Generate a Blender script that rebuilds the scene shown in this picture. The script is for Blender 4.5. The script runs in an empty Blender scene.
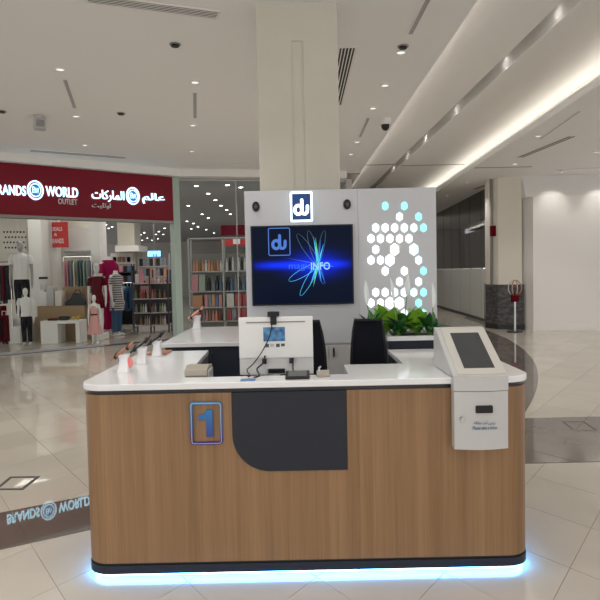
import bpy, bmesh, math, random
from mathutils import Vector, Matrix
random.seed(7)
PI = math.pi
scn = bpy.context.scene
C = scn.collection

# ------------------------------------------------------------------ camera
FPX, HC = 590.0, 1.645
PITCH, ROLL = math.radians(2.7), math.radians(1.2)
cam_d = bpy.data.cameras.new('camera'); cam_d.sensor_width = 36; cam_d.lens = 36 * FPX / 600
cam_d.clip_start = 0.05; cam_d.clip_end = 200
cam = bpy.data.objects.new('camera', cam_d); C.objects.link(cam)
cam.matrix_world = Matrix.Translation((0, 0, HC)) @ Matrix.Rotation(PI/2 - PITCH, 4, 'X') @ Matrix.Rotation(-ROLL, 4, 'Z')
scn.camera = cam

# ------------------------------------------------------------------ view, world, large lights
scn.view_settings.view_transform = 'Standard'
scn.view_settings.look = 'None'
scn.view_settings.gamma = 1
scn.view_settings.use_curve_mapping = False
scn.view_settings.exposure = 0.55
scn.cycles.use_denoising = True
scn.cycles.max_bounces = 8
scn.cycles.diffuse_bounces = 4
scn.cycles.glossy_bounces = 4
scn.cycles.transparent_max_bounces = 12
scn.cycles.caustics_reflective = False
scn.cycles.caustics_refractive = False
scn.cycles.sample_clamp_indirect = 4
w = bpy.data.worlds.new('world'); scn.world = w; w.use_nodes = True
WB = w.node_tree.nodes['Background']
WB.inputs[0].default_value = (1.0, 0.985, 0.98, 1); WB.inputs[1].default_value = 0.95
DOWN_W = 55.0        # watts of one mall downlight
SHOP_W = 19.0

# ------------------------------------------------------------------ picture geometry used to measure places
def _ray(px, py):
    u = (px - 300) / FPX; v = (300 - py) / FPX
    c, s = math.cos(ROLL), math.sin(ROLL)
    u, v = u*c + v*s, -u*s + v*c
    return Vector((u, math.cos(PITCH) + v*math.sin(PITCH), -math.sin(PITCH) + v*math.cos(PITCH)))
def P(px, py, Y):
    d = _ray(px, py); return Vector((0, 0, HC)) + d * (Y / d.y)
def G(px, py, z=0.0):
    d = _ray(px, py); return Vector((0, 0, HC)) + d * ((z - HC) / d.z)

# ------------------------------------------------------------------ materials
M = {}
def mat(name, col, rough=0.5, metal=0.0, spec=0.5, emit=None, es=0.0, coat=0.0):
    m = bpy.data.materials.new(name); m.use_nodes = True
    b = m.node_tree.nodes['Principled BSDF']
    b.inputs['Base Color'].default_value = (*col, 1); b.inputs['Roughness'].default_value = rough
    b.inputs['Metallic'].default_value = metal; b.inputs['Specular IOR Level'].default_value = spec
    b.inputs['Coat Weight'].default_value = coat
    if emit: b.inputs['Emission Color'].default_value = (*emit, 1); b.inputs['Emission Strength'].default_value = es
    M[name] = m; return m
def nd(m, t, **kw):
    n = m.node_tree.nodes.new(t)
    for k, v in kw.items():
        if k in n.inputs: n.inputs[k].default_value = v
        else: setattr(n, k, v)
    return n
def lk(m, a, b): m.node_tree.links.new(a, b)
def bs(m): return m.node_tree.nodes['Principled BSDF']
def noisy(name, c1, c2, scale, rough=0.5, stretch=(1,1,1), spec=0.5, detail=4, bump=0.0, lo=0.35, hi=0.65, coat=0.0, world=False):
    m = mat(name, c1, rough, spec=spec, coat=coat)
    if world:
        src = nd(m, 'ShaderNodeNewGeometry').outputs['Position']
    else:
        src = nd(m, 'ShaderNodeTexCoord').outputs['Object']
    mp = nd(m, 'ShaderNodeMapping'); mp.inputs['Scale'].default_value = stretch
    lk(m, src, mp.inputs['Vector'])
    n = nd(m, 'ShaderNodeTexNoise', Scale=scale, Detail=detail); lk(m, mp.outputs[0], n.inputs['Vector'])
    r = nd(m, 'ShaderNodeValToRGB'); r.color_ramp.elements[0].position = lo; r.color_ramp.elements[1].position = hi
    r.color_ramp.elements[0].color = (*c1, 1); r.color_ramp.elements[1].color = (*c2, 1)
    lk(m, n.outputs['Fac'], r.inputs[0]); lk(m, r.outputs[0], bs(m).inputs['Base Color'])
    if bump:
        b = nd(m, 'ShaderNodeBump', Strength=bump, Distance=0.002); lk(m, n.outputs['Fac'], b.inputs['Height']); lk(m, b.outputs[0], bs(m).inputs['Normal'])
    return m
def glow(name, col, s):
    m = mat(name, (0.0, 0.0, 0.0), 0.5, emit=col, es=s); return m
def glassy(name, tint, refl=0.08, rough=0.02):
    m = bpy.data.materials.new(name); m.use_nodes = True; nt = m.node_tree; nt.nodes.clear()
    o = nt.nodes.new('ShaderNodeOutputMaterial'); t = nt.nodes.new('ShaderNodeBsdfTransparent'); g = nt.nodes.new('ShaderNodeBsdfGlossy')
    mx = nt.nodes.new('ShaderNodeMixShader'); lw = nt.nodes.new('ShaderNodeLayerWeight'); lw.inputs[0].default_value = 0.25
    mm = nt.nodes.new('ShaderNodeMath'); mm.operation = 'MULTIPLY_ADD'; mm.inputs[1].default_value = 0.06; mm.inputs[2].default_value = refl
    t.inputs[0].default_value = (*tint, 1); g.inputs['Roughness'].default_value = rough
    nt.links.new(lw.outputs['Fresnel'], mm.inputs[0]); nt.links.new(mm.outputs[0], mx.inputs[0])
    nt.links.new(t.outputs[0], mx.inputs[1]); nt.links.new(g.outputs[0], mx.inputs[2]); nt.links.new(mx.outputs[0], o.inputs[0])
    M[name] = m; return m

def tile_mat(name, c1, c2, rough, spec):
    m = noisy(name, c1, c2, 1.3, rough, spec=spec, detail=6, world=True)
    # faint piece-to-piece shift of tone
    oi = nd(m, 'ShaderNodeObjectInfo'); mr = nd(m, 'ShaderNodeMapRange'); mr.inputs['To Min'].default_value = 0.95; mr.inputs['To Max'].default_value = 1.03
    lk(m, oi.outputs['Random'], mr.inputs['Value'])
    mx = nd(m, 'ShaderNodeMix', data_type='RGBA', blend_type='MULTIPLY'); mx.inputs['Factor'].default_value = 1
    src = bs(m).inputs['Base Color'].links[0].from_socket
    lk(m, src, mx.inputs[6]); lk(m, mr.outputs[0], mx.inputs[7]); lk(m, mx.outputs[2], bs(m).inputs['Base Color'])
    return m
tile_mat('tile_cream', (0.55, 0.50, 0.425), (0.60, 0.55, 0.47), 0.03, 0.5)
tile_mat('tile_dark', (0.135, 0.112, 0.095), (0.165, 0.138, 0.118), 0.02, 0.7)
mat('grout', (0.36, 0.32, 0.27), 0.8)
mat('grout_dark', (0.10, 0.085, 0.075), 0.7)
mat('ceiling_paint', (0.87, 0.86, 0.855), 0.9)
mat('soffit_paint', (0.87, 0.86, 0.845), 0.9)
mat('white_paint', (0.82, 0.80, 0.77), 0.8)
mat('slot_grey', (0.42, 0.42, 0.43), 0.6)
mat('joint_metal', (0.28, 0.27, 0.26), 0.5)
noisy('column_paint', (0.60, 0.575, 0.49), (0.62, 0.595, 0.51), 3, 0.7)
mat('cream_wall', (0.78, 0.73, 0.645), 0.75)
mat('hoarding', (0.78, 0.76, 0.73), 0.65)
mat('dark_gap', (0.02, 0.02, 0.022), 0.7)
mat('black_metal', (0.02, 0.02, 0.022), 0.35)
mat('black_plastic', (0.012, 0.012, 0.014), 0.4, spec=0.3)
mat('chrome', (0.75, 0.75, 0.75), 0.2, metal=1)
mat('steel', (0.55, 0.55, 0.55), 0.35, metal=1)
mat('navy', (0.024, 0.030, 0.045), 0.45, spec=0.3)
mat('charcoal_panel', (0.020, 0.023, 0.033), 0.45, spec=0.3)
mat('stone_white', (0.80, 0.80, 0.81), 0.12, spec=0.5)
mat('panel_white', (0.62, 0.63, 0.66), 0.45)
mat('cabinet_beige', (0.60, 0.585, 0.56), 0.5)
mat('machine_white', (0.55, 0.535, 0.49), 0.4)
mat('machine_side', (0.52, 0.52, 0.51), 0.35)
mat('monitor_white', (0.80, 0.80, 0.78), 0.4)
mat('printer_beige', (0.36, 0.33, 0.27), 0.5)
mat('stand_white', (0.85, 0.85, 0.86), 0.25)
mat('copper', (0.42, 0.17, 0.09), 0.35)
mat('pink_tag', (0.85, 0.25, 0.22), 0.5)
mat('screen_dark', (0.045, 0.047, 0.052), 0.15)
mat('screen_black', (0.008, 0.010, 0.018), 0.12)
mat('mesh_black', (0.012, 0.013, 0.018), 0.75, spec=0.08)
mat('soil', (0.03, 0.02, 0.012), 0.9)
mat('red_sign', (0.20, 0.004, 0.016), 0.4, spec=0.25)
mat('red_poster', (0.55, 0.03, 0.03), 0.6)
mat('letter_grey', (0.78, 0.72, 0.72), 0.5)
mat('green_post', (0.42, 0.53, 0.47), 0.3)
mat('mannequin_grey', (0.36, 0.35, 0.34), 0.4)
mat('mannequin_white', (0.82, 0.80, 0.78), 0.35)
mat('shirt_white', (0.85, 0.84, 0.82), 0.85, spec=0.08)
mat('trousers_black', (0.012, 0.012, 0.016), 0.9, spec=0.08)
mat('dress_wine', (0.11, 0.004, 0.012), 0.85, spec=0.08)
mat('dress_pink', (0.72, 0.38, 0.36), 0.85, spec=0.08)
mat('dress_magenta', (0.30, 0.01, 0.07), 0.85, spec=0.08)
mat('denim', (0.06, 0.12, 0.22), 0.9, spec=0.08)
mat('tan_wood', (0.36, 0.24, 0.13), 0.6)
mat('gold_star', (0.55, 0.38, 0.10), 0.5)
mat('frosted', (0.66, 0.68, 0.66), 0.5)
mat('dark_glass', (0.010, 0.012, 0.016), 0.04, spec=0.8)
mat('shop_wall', (0.50, 0.47, 0.44), 0.8)
mat('shop_ceiling', (0.46, 0.46, 0.48), 0.9)
mat('shelf_dark', (0.05, 0.05, 0.055), 0.5)
mat('shelf_steel', (0.45, 0.45, 0.46), 0.4)
noisy('granite', (0.055, 0.052, 0.058), (0.17, 0.16, 0.165), 7, 0.2, stretch=(1, 1, 2.2), detail=10, lo=0.4, hi=0.8)
# striped dress
m = mat('dress_striped', (0.6, 0.6, 0.6), 0.9)
tc = nd(m, 'ShaderNodeTexCoord'); wv = nd(m, 'ShaderNodeTexWave', Scale=5.0, Distortion=0.6); wv.bands_direction = 'Z'
r = nd(m, 'ShaderNodeValToRGB'); r.color_ramp.elements[0].color = (0.05, 0.05, 0.06, 1); r.color_ramp.elements[1].color = (0.62, 0.60, 0.58, 1)
lk(m, tc.outputs['Object'], wv.inputs['Vector']); lk(m, wv.outputs['Fac'], r.inputs[0]); lk(m, r.outputs[0], bs(m).inputs['Base Color'])
# oak veneer: long vertical grain with broader veneer strips
m = mat('oak', (0.3, 0.17, 0.08), 0.42)
tc = nd(m, 'ShaderNodeTexCoord')
def grain(sc, st, detail):
    mp = nd(m, 'ShaderNodeMapping'); mp.inputs['Scale'].default_value = st; lk(m, tc.outputs['Object'], mp.inputs[0])
    n = nd(m, 'ShaderNodeTexNoise', Scale=sc, Detail=detail, Roughness=0.6); lk(m, mp.outputs[0], n.inputs['Vector']); return n
n1 = grain(60, (1, 1, 0.018), 6); n2 = grain(9, (1, 1, 0.004), 2); n3 = grain(230, (1, 1, 0.012), 2)
r1 = nd(m, 'ShaderNodeValToRGB'); e = r1.color_ramp.elements
e[0].position = 0.36; e[0].color = (0.185, 0.098, 0.042, 1); e[1].position = 0.66; e[1].color = (0.345, 0.200, 0.098, 1)
ad = nd(m, 'ShaderNodeMath', operation='MULTIPLY_ADD'); ad.inputs[1].default_value = 0.5
lk(m, n2.outputs['Fac'], ad.inputs[0]); 
ad2 = nd(m, 'ShaderNodeMath', operation='MULTIPLY_ADD'); ad2.inputs[1].default_value = 0.3
lk(m, n1.outputs['Fac'], ad2.inputs[0])
ml = nd(m, 'ShaderNodeMath', operation='MULTIPLY'); ml.inputs[1].default_value = 0.2; lk(m, n3.outputs['Fac'], ml.inputs[0])
lk(m, ml.outputs[0], ad2.inputs[2]); lk(m, ad2.outputs[0], ad.inputs[2]); lk(m, ad.outputs[0], r1.inputs[0]); lk(m, r1.outputs[0], bs(m).inputs['Base Color'])
# light sources and lit signs
glow('led_blue', (0.09, 0.40, 1.0), 22)
glow('cove_led', (1.0, 0.92, 0.80), 3.2)
glow('edge_led', (1.0, 0.92, 0.80), 6)
glow('lamp_disc', (1.0, 0.95, 0.88), 0.7)
glow('slot_disc', (1.0, 0.95, 0.88), 9)
glow('shop_disc', (0.93, 0.96, 1.0), 9)
glow('letter_white', (0.45, 0.84, 1.0), 1.9)
glow('letter_blue', (0.03, 0.13, 0.42), 0.8)
glow('ring_white', (0.50, 0.80, 1.0), 1.6)
glow('hex_white', (0.86, 0.98, 1.0), 2.2)
glow('hex_cyan', (0.28, 0.90, 0.93), 1.15)
glow('hex_pale', (0.60, 0.97, 1.0), 1.6)
glow('logo_white', (0.80, 0.94, 1.0), 2.0)
glow('logo_navy', (0.006, 0.035, 0.14), 0.9)
glow('screen_blue_panel', (0.22, 0.55, 1.0), 1.6)
glow('tv_text', (0.02, 0.12, 0.65), 0.8); glow('tv_text_bright', (0.30, 0.55, 1.0), 0.8); glow('tv_text_dim', (0.03, 0.10, 0.40), 0.5)
glow('tv_logo_ghost', (0.055, 0.16, 0.55), 0.8); glow('tv_cyan', (0.05, 0.50, 0.95), 0.9); glow('tv_green', (0.12, 0.70, 0.22), 0.7); glow('tv_blue', (0.02, 0.15, 0.75), 0.7); glow('tv_pale', (0.12, 0.28, 0.45), 0.55)
glassy('shop_glass', (0.95, 0.97, 0.96), 0.002)
# television picture: dark navy with a blue beam
m = glow('tv_picture', (0, 0, 0.1), 1.0)
tc = nd(m, 'ShaderNodeTexCoord'); sx = nd(m, 'ShaderNodeSeparateXYZ'); lk(m, tc.outputs['Object'], sx.inputs[0])
def mth(op, a, b=None, c=None):
    n = nd(m, 'ShaderNodeMath', operation=op)
    for i, v in enumerate((a, b, c)):
        if v is None: continue
        if isinstance(v, (int, float)): n.inputs[i].default_value = v
        else: lk(m, v, n.inputs[i])
    return n.outputs[0]
dz = mth('ADD', sx.outputs['Z'], 0.0)
x01 = mth('DIVIDE', sx.outputs['X'], 0.46)
beam = mth('POWER', 2.718, mth('MULTIPLY', mth('POWER', mth('ABSOLUTE', mth('DIVIDE', dz, 0.030)), 2.0), -1.0))
rad2 = mth('ADD', mth('POWER', mth('ABSOLUTE', mth('DIVIDE', mth('SUBTRACT', sx.outputs['X'], 0.12), 0.20)), 2.0), mth('POWER', mth('ABSOLUTE', mth('DIVIDE', dz, 0.09)), 2.0))
core = mth('POWER', 2.718, mth('MULTIPLY', rad2, -1.0))
fade = mth('SUBTRACT', 1.0, mth('POWER', mth('ABSOLUTE', x01), 3.0))
tot = mth('ADD', mth('MULTIPLY', beam, mth('MULTIPLY', fade, 0.85)), mth('MULTIPLY', core, 0.55))
r = nd(m, 'ShaderNodeValToRGB'); e = r.color_ramp.elements
e[0].position = 0; e[0].color = (0.0006, 0.003, 0.012, 1); e[1].position = 1.0; e[1].color = (0.004, 0.03, 1.0, 1)
lk(m, tot, r.inputs[0]); lk(m, r.outputs[0], bs(m).inputs['Emission Color']); bs(m).inputs['Roughness'].default_value = 0.3; bs(m).inputs['Specular IOR Level'].default_value = 0.08
# gradient number print
m = mat('number_blue', (0.03, 0.09, 0.4), 0.3)
tc = nd(m, 'ShaderNodeTexCoord'); sx = nd(m, 'ShaderNodeSeparateXYZ'); lk(m, tc.outputs['Object'], sx.inputs[0])
mr = nd(m, 'ShaderNodeMapRange'); mr.inputs[1].default_value = -0.115; mr.inputs[2].default_value = 0.115; lk(m, sx.outputs['Z'], mr.inputs[0])
r = nd(m, 'ShaderNodeValToRGB'); r.color_ramp.elements[0].color = (0.035, 0.008, 0.24, 1); r.color_ramp.elements[1].color = (0.012, 0.22, 0.50, 1)
lk(m, mr.outputs[0], r.inputs[0]); lk(m, r.outputs[0], bs(m).inputs['Base Color'])
noisy('sticker_blue', (0.02, 0.05, 0.20), (0.10, 0.35, 0.62), 22, 0.4)
noisy('sticker_violet', (0.05, 0.03, 0.25), (0.10, 0.30, 0.60), 9, 0.4)
mat('leaf_dark', (0.020, 0.095, 0.022), 0.4); mat('leaf_mid', (0.05, 0.21, 0.035), 0.4); mat('leaf_lime', (0.30, 0.58, 0.05), 0.4)
mat('spathe', (0.75, 0.80, 0.80), 0.5); mat('stem', (0.10, 0.25, 0.06), 0.5)
mat('print_blue', (0.02, 0.08, 0.25), 0.5); mat('print_grey', (0.08, 0.08, 0.09), 0.5)

# ------------------------------------------------------------------ mesh builder
class MB:
    def __init__(s): s.v = []; s.f = []
    def add(s, vs, fs):
        o = len(s.v); s.v += [tuple(a) for a in vs]; s.f += [tuple(i + o for i in f) for f in fs]; return s
    def box(s, x0, x1, y0, y1, z0, z1):
        return s.add([(x0,y0,z0),(x1,y0,z0),(x1,y1,z0),(x0,y1,z0),(x0,y0,z1),(x1,y0,z1),(x1,y1,z1),(x0,y1,z1)],
                     [(3,2,1,0),(4,5,6,7),(0,1,5,4),(1,2,6,5),(2,3,7,6),(3,0,4,7)])
    def prism(s, pts, z0, z1):              # pts counter-clockwise in XY
        n = len(pts)
        return s.add([(p[0],p[1],z0) for p in pts] + [(p[0],p[1],z1) for p in pts],
                     [tuple(reversed(range(n))), tuple(range(n, 2*n))] + [(i,(i+1)%n,n+(i+1)%n,n+i) for i in range(n)])
    def prism_y(s, pts, y0, y1):            # pts (x,z) counter-clockwise seen from -Y
        n = len(pts)
        return s.add([(p[0],y0,p[1]) for p in pts] + [(p[0],y1,p[1]) for p in pts],
                     [tuple(range(n)), tuple(reversed(range(n, 2*n)))] + [((i+1)%n,i,n+i,n+(i+1)%n) for i in range(n)])
    def prism_x(s, pts, x0, x1):            # pts (y,z) counter-clockwise seen from +X
        n = len(pts)
        return s.add([(x0,p[0],p[1]) for p in pts] + [(x1,p[0],p[1]) for p in pts],
                     [tuple(reversed(range(n))), tuple(range(n, 2*n))] + [(i,(i+1)%n,n+(i+1)%n,n+i) for i in range(n)])
    def loft(s, rings, cap=True):
        n = len(rings[0]); o = len(s.v)
        for r in rings: s.v += [tuple(a) for a in r]
        for k in range(len(rings)-1):
            for i in range(n):
                s.f.append((o+k*n+i, o+k*n+(i+1)%n, o+(k+1)*n+(i+1)%n, o+(k+1)*n+i))
        if cap:
            s.f.append(tuple(reversed(range(o, o+n)))); s.f.append(tuple(range(o+(len(rings)-1)*n, o+len(rings)*n)))
        return s
    def ell(s, secs, n=12):                 # secs: (x,y,z,rx,ry) horizontal ellipses stacked
        return s.loft([[(x+rx*math.cos(2*PI*i/n), y+ry*math.sin(2*PI*i/n), z) for i in range(n)] for x,y,z,rx,ry in secs])
    def tube(s, pts, rad, n=8, cap=True):
        pts = [Vector(p) for p in pts]; rs = rad if isinstance(rad, (list, tuple)) else [rad]*len(pts)
        rings = []; up = None
        for k, p in enumerate(pts):
            t = (pts[min(k+1, len(pts)-1)] - pts[max(k-1, 0)]).normalized()
            if up is None: up = Vector((0,0,1)) if abs(t.z) < 0.9 else Vector((0,1,0))
            a = t.cross(up).normalized(); b = a.cross(t).normalized(); up = b
            rings.append([p + a*rs[k]*math.cos(2*PI*i/n) + b*rs[k]*math.sin(2*PI*i/n) for i in range(n)])
        return s.loft(rings, cap)
    def cyl(s, x, y, z0, z1, r, n=16, r2=None):
        return s.ell([(x,y,z0,r,r),(x,y,z1,r2 if r2 is not None else r,r2 if r2 is not None else r)], n)
    def ring_y(s, cx, cz, r0, r1, y0, y1, n=32, sx=1.0):     # washer facing -Y
        o = len(s.v)
        for i in range(n):
            a = 2*PI*i/n; c, d = math.cos(a)*sx, math.sin(a)
            s.v += [(cx+r0*c,y0,cz+r0*d),(cx+r1*c,y0,cz+r1*d),(cx+r1*c,y1,cz+r1*d),(cx+r0*c,y1,cz+r0*d)]
        for i in range(n):
            a, b = o+4*i, o+4*((i+1)%n)
            s.f += [(a,b,b+1,a+1),(a+1,b+1,b+2,a+2),(a+2,b+2,b+3,a+3),(a+3,b+3,b,a)]
        return s
    def ribbon_y(s, pts, wid, y0, y1, capn=6):               # stroke in the XZ plane, round ends
        ws = wid if isinstance(wid, (list, tuple)) else [wid]*len(pts)
        L = []; R = []
        for k, p in enumerate(pts):
            a = pts[max(k-1,0)]; b = pts[min(k+1,len(pts)-1)]
            dx, dz = b[0]-a[0], b[1]-a[1]; l = math.hypot(dx,dz) or 1; nx, nz = -dz/l, dx/l
            L.append((p[0]+nx*ws[k]/2, p[1]+nz*ws[k]/2)); R.append((p[0]-nx*ws[k]/2, p[1]-nz*ws[k]/2))
        for k in range(len(pts)-1):
            s.prism_y([R[k], R[k+1], L[k+1], L[k]], y0, y1)
        for p, wd in ((pts[0], ws[0]), (pts[-1], ws[-1])):
            if wd > 0.002: s.prism_y([(p[0]+wd/2*math.cos(2*PI*i/12), p[1]+wd/2*math.sin(2*PI*i/12)) for i in range(12)], y0, y1)
        return s
    def mesh(s, name, m, smooth=False, bevel=0.0, weld=False):
        me = bpy.data.meshes.new(name); me.from_pydata(s.v, [], s.f); me.update()
        bm = bmesh.new(); bm.from_mesh(me)
        if weld: bmesh.ops.remove_doubles(bm, verts=bm.verts, dist=1e-5)
        bmesh.ops.recalc_face_normals(bm, faces=bm.faces)
        if bevel: bmesh.ops.bevel(bm, geom=[e for e in bm.edges if e.calc_face_angle(0) > 0.5], offset=bevel, segments=2, affect='EDGES', profile=0.6)
        bm.to_mesh(me); bm.free()
        if smooth:
            for p in me.polygons: p.use_smooth = True
            try: me.set_sharp_from_angle(angle=math.radians(40))
            except Exception: pass
        me.materials.append(M[m] if isinstance(m, str) else m)
        return me
    def build(s, name, m, parent=None, smooth=False, bevel=0.0, loc=None, rotz=0, weld=False):
        return link(name, s.mesh(name, m, smooth, bevel, weld), parent, loc, rotz)
def link(name, me, parent=None, loc=None, rotz=0):
    o = bpy.data.objects.new(name, me); C.objects.link(o); o.parent = parent
    if loc is not None: o.location = loc
    if rotz: o.rotation_euler[2] = rotz
    return o
def tag(o, label, cat, group=None):
    o['label'] = label; o['category'] = cat
    if group: o['group'] = group
    return o
def thing(name, label, cat, loc=(0,0,0), rotz=0, group=None):
    o = bpy.data.objects.new(name, None); C.objects.link(o); o.empty_display_size = 0.1
    o.location = loc; o.rotation_euler[2] = rotz
    return tag(o, label, cat, group)
def struct(o, label=None):
    o['kind'] = 'structure'
    if label: o['label'] = label
    return o
def copy_tree(o, parent=None):
    c = o.copy(); C.objects.link(c); c.parent = parent
    for ch in list(o.children): copy_tree(ch, c)
    return c
def rrect(x0, x1, z0, z1, r, n=6, corners=(1,1,1,1)):        # bl, br, tr, tl; counter-clockwise
    out = []
    for (cx, cz, a0, on) in ((x0+r, z0+r, PI, corners[0]), (x1-r, z0+r, 1.5*PI, corners[1]), (x1-r, z1-r, 0, corners[2]), (x0+r, z1-r, PI/2, corners[3])):
        if on: out += [(cx+r*math.cos(a0+PI/2*i/n), cz+r*math.sin(a0+PI/2*i/n)) for i in range(n+1)]
        else: out.append((cx + (r if a0 in (1.5*PI, 0) else -r), cz + (r if a0 in (0, PI/2) else -r)))
    return out
def text_mesh(name, s, x0, x1, z0, z1, y, m, parent, depth=0.004, bold=0.0, hstretch=True):
    cu = bpy.data.curves.new(name, 'FONT'); cu.body = s; cu.size = 1; cu.extrude = 0.02; cu.offset = bold; cu.resolution_u = 3
    ob = bpy.data.objects.new(name, cu); C.objects.link(ob)
    dg = bpy.context.evaluated_depsgraph_get(); me = bpy.data.meshes.new_from_object(ob.evaluated_get(dg))
    bpy.data.objects.remove(ob); bpy.data.curves.remove(cu)
    xs = [v.co.x for v in me.vertices]; ys = [v.co.y for v in me.vertices]
    if not xs: return None
    ax, bx, ay, by = min(xs), max(xs), min(ys), max(ys)
    for v in me.vertices:
        c = v.co; u = (c.x-ax)/(bx-ax); t = (c.y-ay)/(by-ay)
        v.co = (x0+u*(x1-x0), y - c.z/0.02*depth/2, z0+t*(z1-z0))
    me.materials.clear(); me.materials.append(M[m]); me.update()
    return link(name, me, parent)
AR = {'ع':'ﻉﻊﻋﻌ','ا':'ﺍﺎ','ل':'ﻝﻞﻟﻠ','م':'ﻡﻢﻣﻤ','ر':'ﺭﺮ','ك':'ﻙﻚﻛﻜ','ت':'ﺕﺖﺗﺘ','و':'ﻭﻮ','ي':'ﻱﻲﻳﻴ','ج':'ﺝﺞﺟﺠ','ى':'ﻯﻰ','أ':'ﺃﺄ','خ':'ﺥﺦﺧﺨ','ذ':'ﺫﺬ','ب':'ﺏﺐﺑﺒ','ط':'ﻁﻂﻃﻄ','ق':'ﻕﻖﻗﻘ','ة':'ﺓﺔ'}
def arabic(s):
    out = []
    for i, ch in enumerate(s):
        if ch not in AR: out.append(ch); continue
        f = AR[ch]; prev = i > 0 and s[i-1] in AR and len(AR[s[i-1]]) == 4; nxt = i+1 < len(s) and s[i+1] in AR and len(f) == 4
        out.append(f[(1 if prev else 0) + (2 if nxt else 0)])
    return ''.join(reversed(out))

# ================================================================== FLOOR
S0, SS, T0, TS, K = 5.13, 0.97, 1.17, 0.93, 1.37
def st(s, t): return ((s - t) / (2*K), (s + t) / 2)
floor = struct(MB().box(-20, 13, -5, 46, -0.15, -0.004).build('floor', 'grout'), 'glossy cream tiled floor of the mall')
gp = 0.0035
rh = [st(-gp*0, 0), st(SS, 0), st(SS, TS), st(0, TS)]
def inset(poly, d):
    cx = sum(p[0] for p in poly)/len(poly); cy = sum(p[1] for p in poly)/len(poly); out = []
    n = len(poly)
    lines = []
    for i in range(n):
        a, b = poly[i], poly[(i+1)%n]; dx, dy = b[0]-a[0], b[1]-a[1]; l = math.hypot(dx,dy) or 1e-9
        nx, ny = -dy/l, dx/l
        if nx*(cx-a[0])+ny*(cy-a[1]) < 0: nx, ny = -nx, -ny
        lines.append((nx, ny, nx*a[0]+ny*a[1]+d))
    for i in range(n):
        a = lines[i-1]; b = lines[i]; det = a[0]*b[1]-a[1]*b[0]
        if abs(det) < 1e-6: out.append(poly[i]); continue
        out.append(((a[2]*b[1]-b[2]*a[1])/det, (a[0]*b[2]-b[0]*a[2])/det))
    return out
def area(p): return 0.5*sum(p[i][0]*p[(i+1)%len(p)][1]-p[(i+1)%len(p)][0]*p[i][1] for i in range(len(p)))
def ccw(p): return p if area(p) > 0 else p[::-1]
rh = ccw(inset(rh, gp/2))
tile_me = MB().prism(rh, -0.010, 0).mesh('tile', 'tile_cream')
cells = []
for i in range(-30, 40):
    for j in range(-30, 45):
        x, y = st(S0+SS*(i+.5), T0+TS*(j+.5))
        if -13 < x < 10 and -3 < y < 20: cells.append((x, y, i, j))
def seen(x, y):
    if y < 2.3: return False
    return abs(x) < y*0.52 + 0.5 and not (-0.9 < x < 0.9 and 3.4 < y < 12) and (x < 4.9 or y < 15.5) and y < 15.5
near = sorted([c for c in cells if seen(c[0], c[1])], key=lambda c: c[0]**2 + c[1]**2)[:290]
nset = {(c[2], c[3]) for c in near}
for x, y, i, j in near:
    o = st(S0+SS*i, T0+TS*j); link('tile', tile_me, floor, (o[0], o[1], 0))
far = MB()
for x, y, i, j in cells:
    if (i, j) in nset: continue
    o = st(S0+SS*i, T0+TS*j); far.prism([(p[0]+o[0], p[1]+o[1]) for p in rh], -0.010, 0)
ft = far.build('tile_field', 'tile_cream', floor); ft['kind'] = 'stuff'
def clip(poly, conv):
    for i in range(len(conv)):
        a, b = conv[i], conv[(i+1)%len(conv)]; nx, ny = -(b[1]-a[1]), b[0]-a[0]; out = []
        side = lambda p: nx*(p[0]-a[0]) + ny*(p[1]-a[1])
        for k in range(len(poly)):
            p, q = poly[k], poly[(k+1)%len(poly)]; sp, sq = side(p), side(q)
            if sp >= 0: out.append(p)
            if sp*sq < 0: t = sp/(sp-sq); out.append((p[0]+t*(q[0]-p[0]), p[1]+t*(q[1]-p[1])))
        poly = out
        if len(poly) < 3: return []
    return poly
def band(conv, step=1):
    conv = ccw(conv)
    MB().prism(conv, -0.002, 0.0006).build('band_bed', 'grout_dark', floor)
    for i in range(-30, 40):
        for j in range(-30, 45):
            q = [st(S0+SS*(i+a), T0+TS*(j+b)) for a, b in ((0,0),(1,0),(1,1),(0,1))]
            c = clip(ccw(q), conv)
            if c and abs(area(c)) > 0.01:
                cl = []
                for p in c:
                    if not cl or math.hypot(p[0]-cl[-1][0], p[1]-cl[-1][1]) > 0.01: cl.append(p)
                if math.hypot(cl[0][0]-cl[-1][0], cl[0][1]-cl[-1][1]) < 0.01: cl.pop()
                if len(cl) < 3: continue
                MB().prism(ccw(inset(cl, 0.0018)), -0.001, 0.003).build('dark_tile', 'tile_dark', floor)
dl = 0.565
band([(-4.2, 4.071-dl*2.062), (-4.2+0.33, 3.505-dl*(2.019-0.0)), (-0.3, 3.505+dl*1.551), (-0.6, 4.071+dl*1.538)])
band([(0.3, 4.86), (6.5, 4.93), (6.5, 6.42), (0.3, 6.34)])
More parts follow.
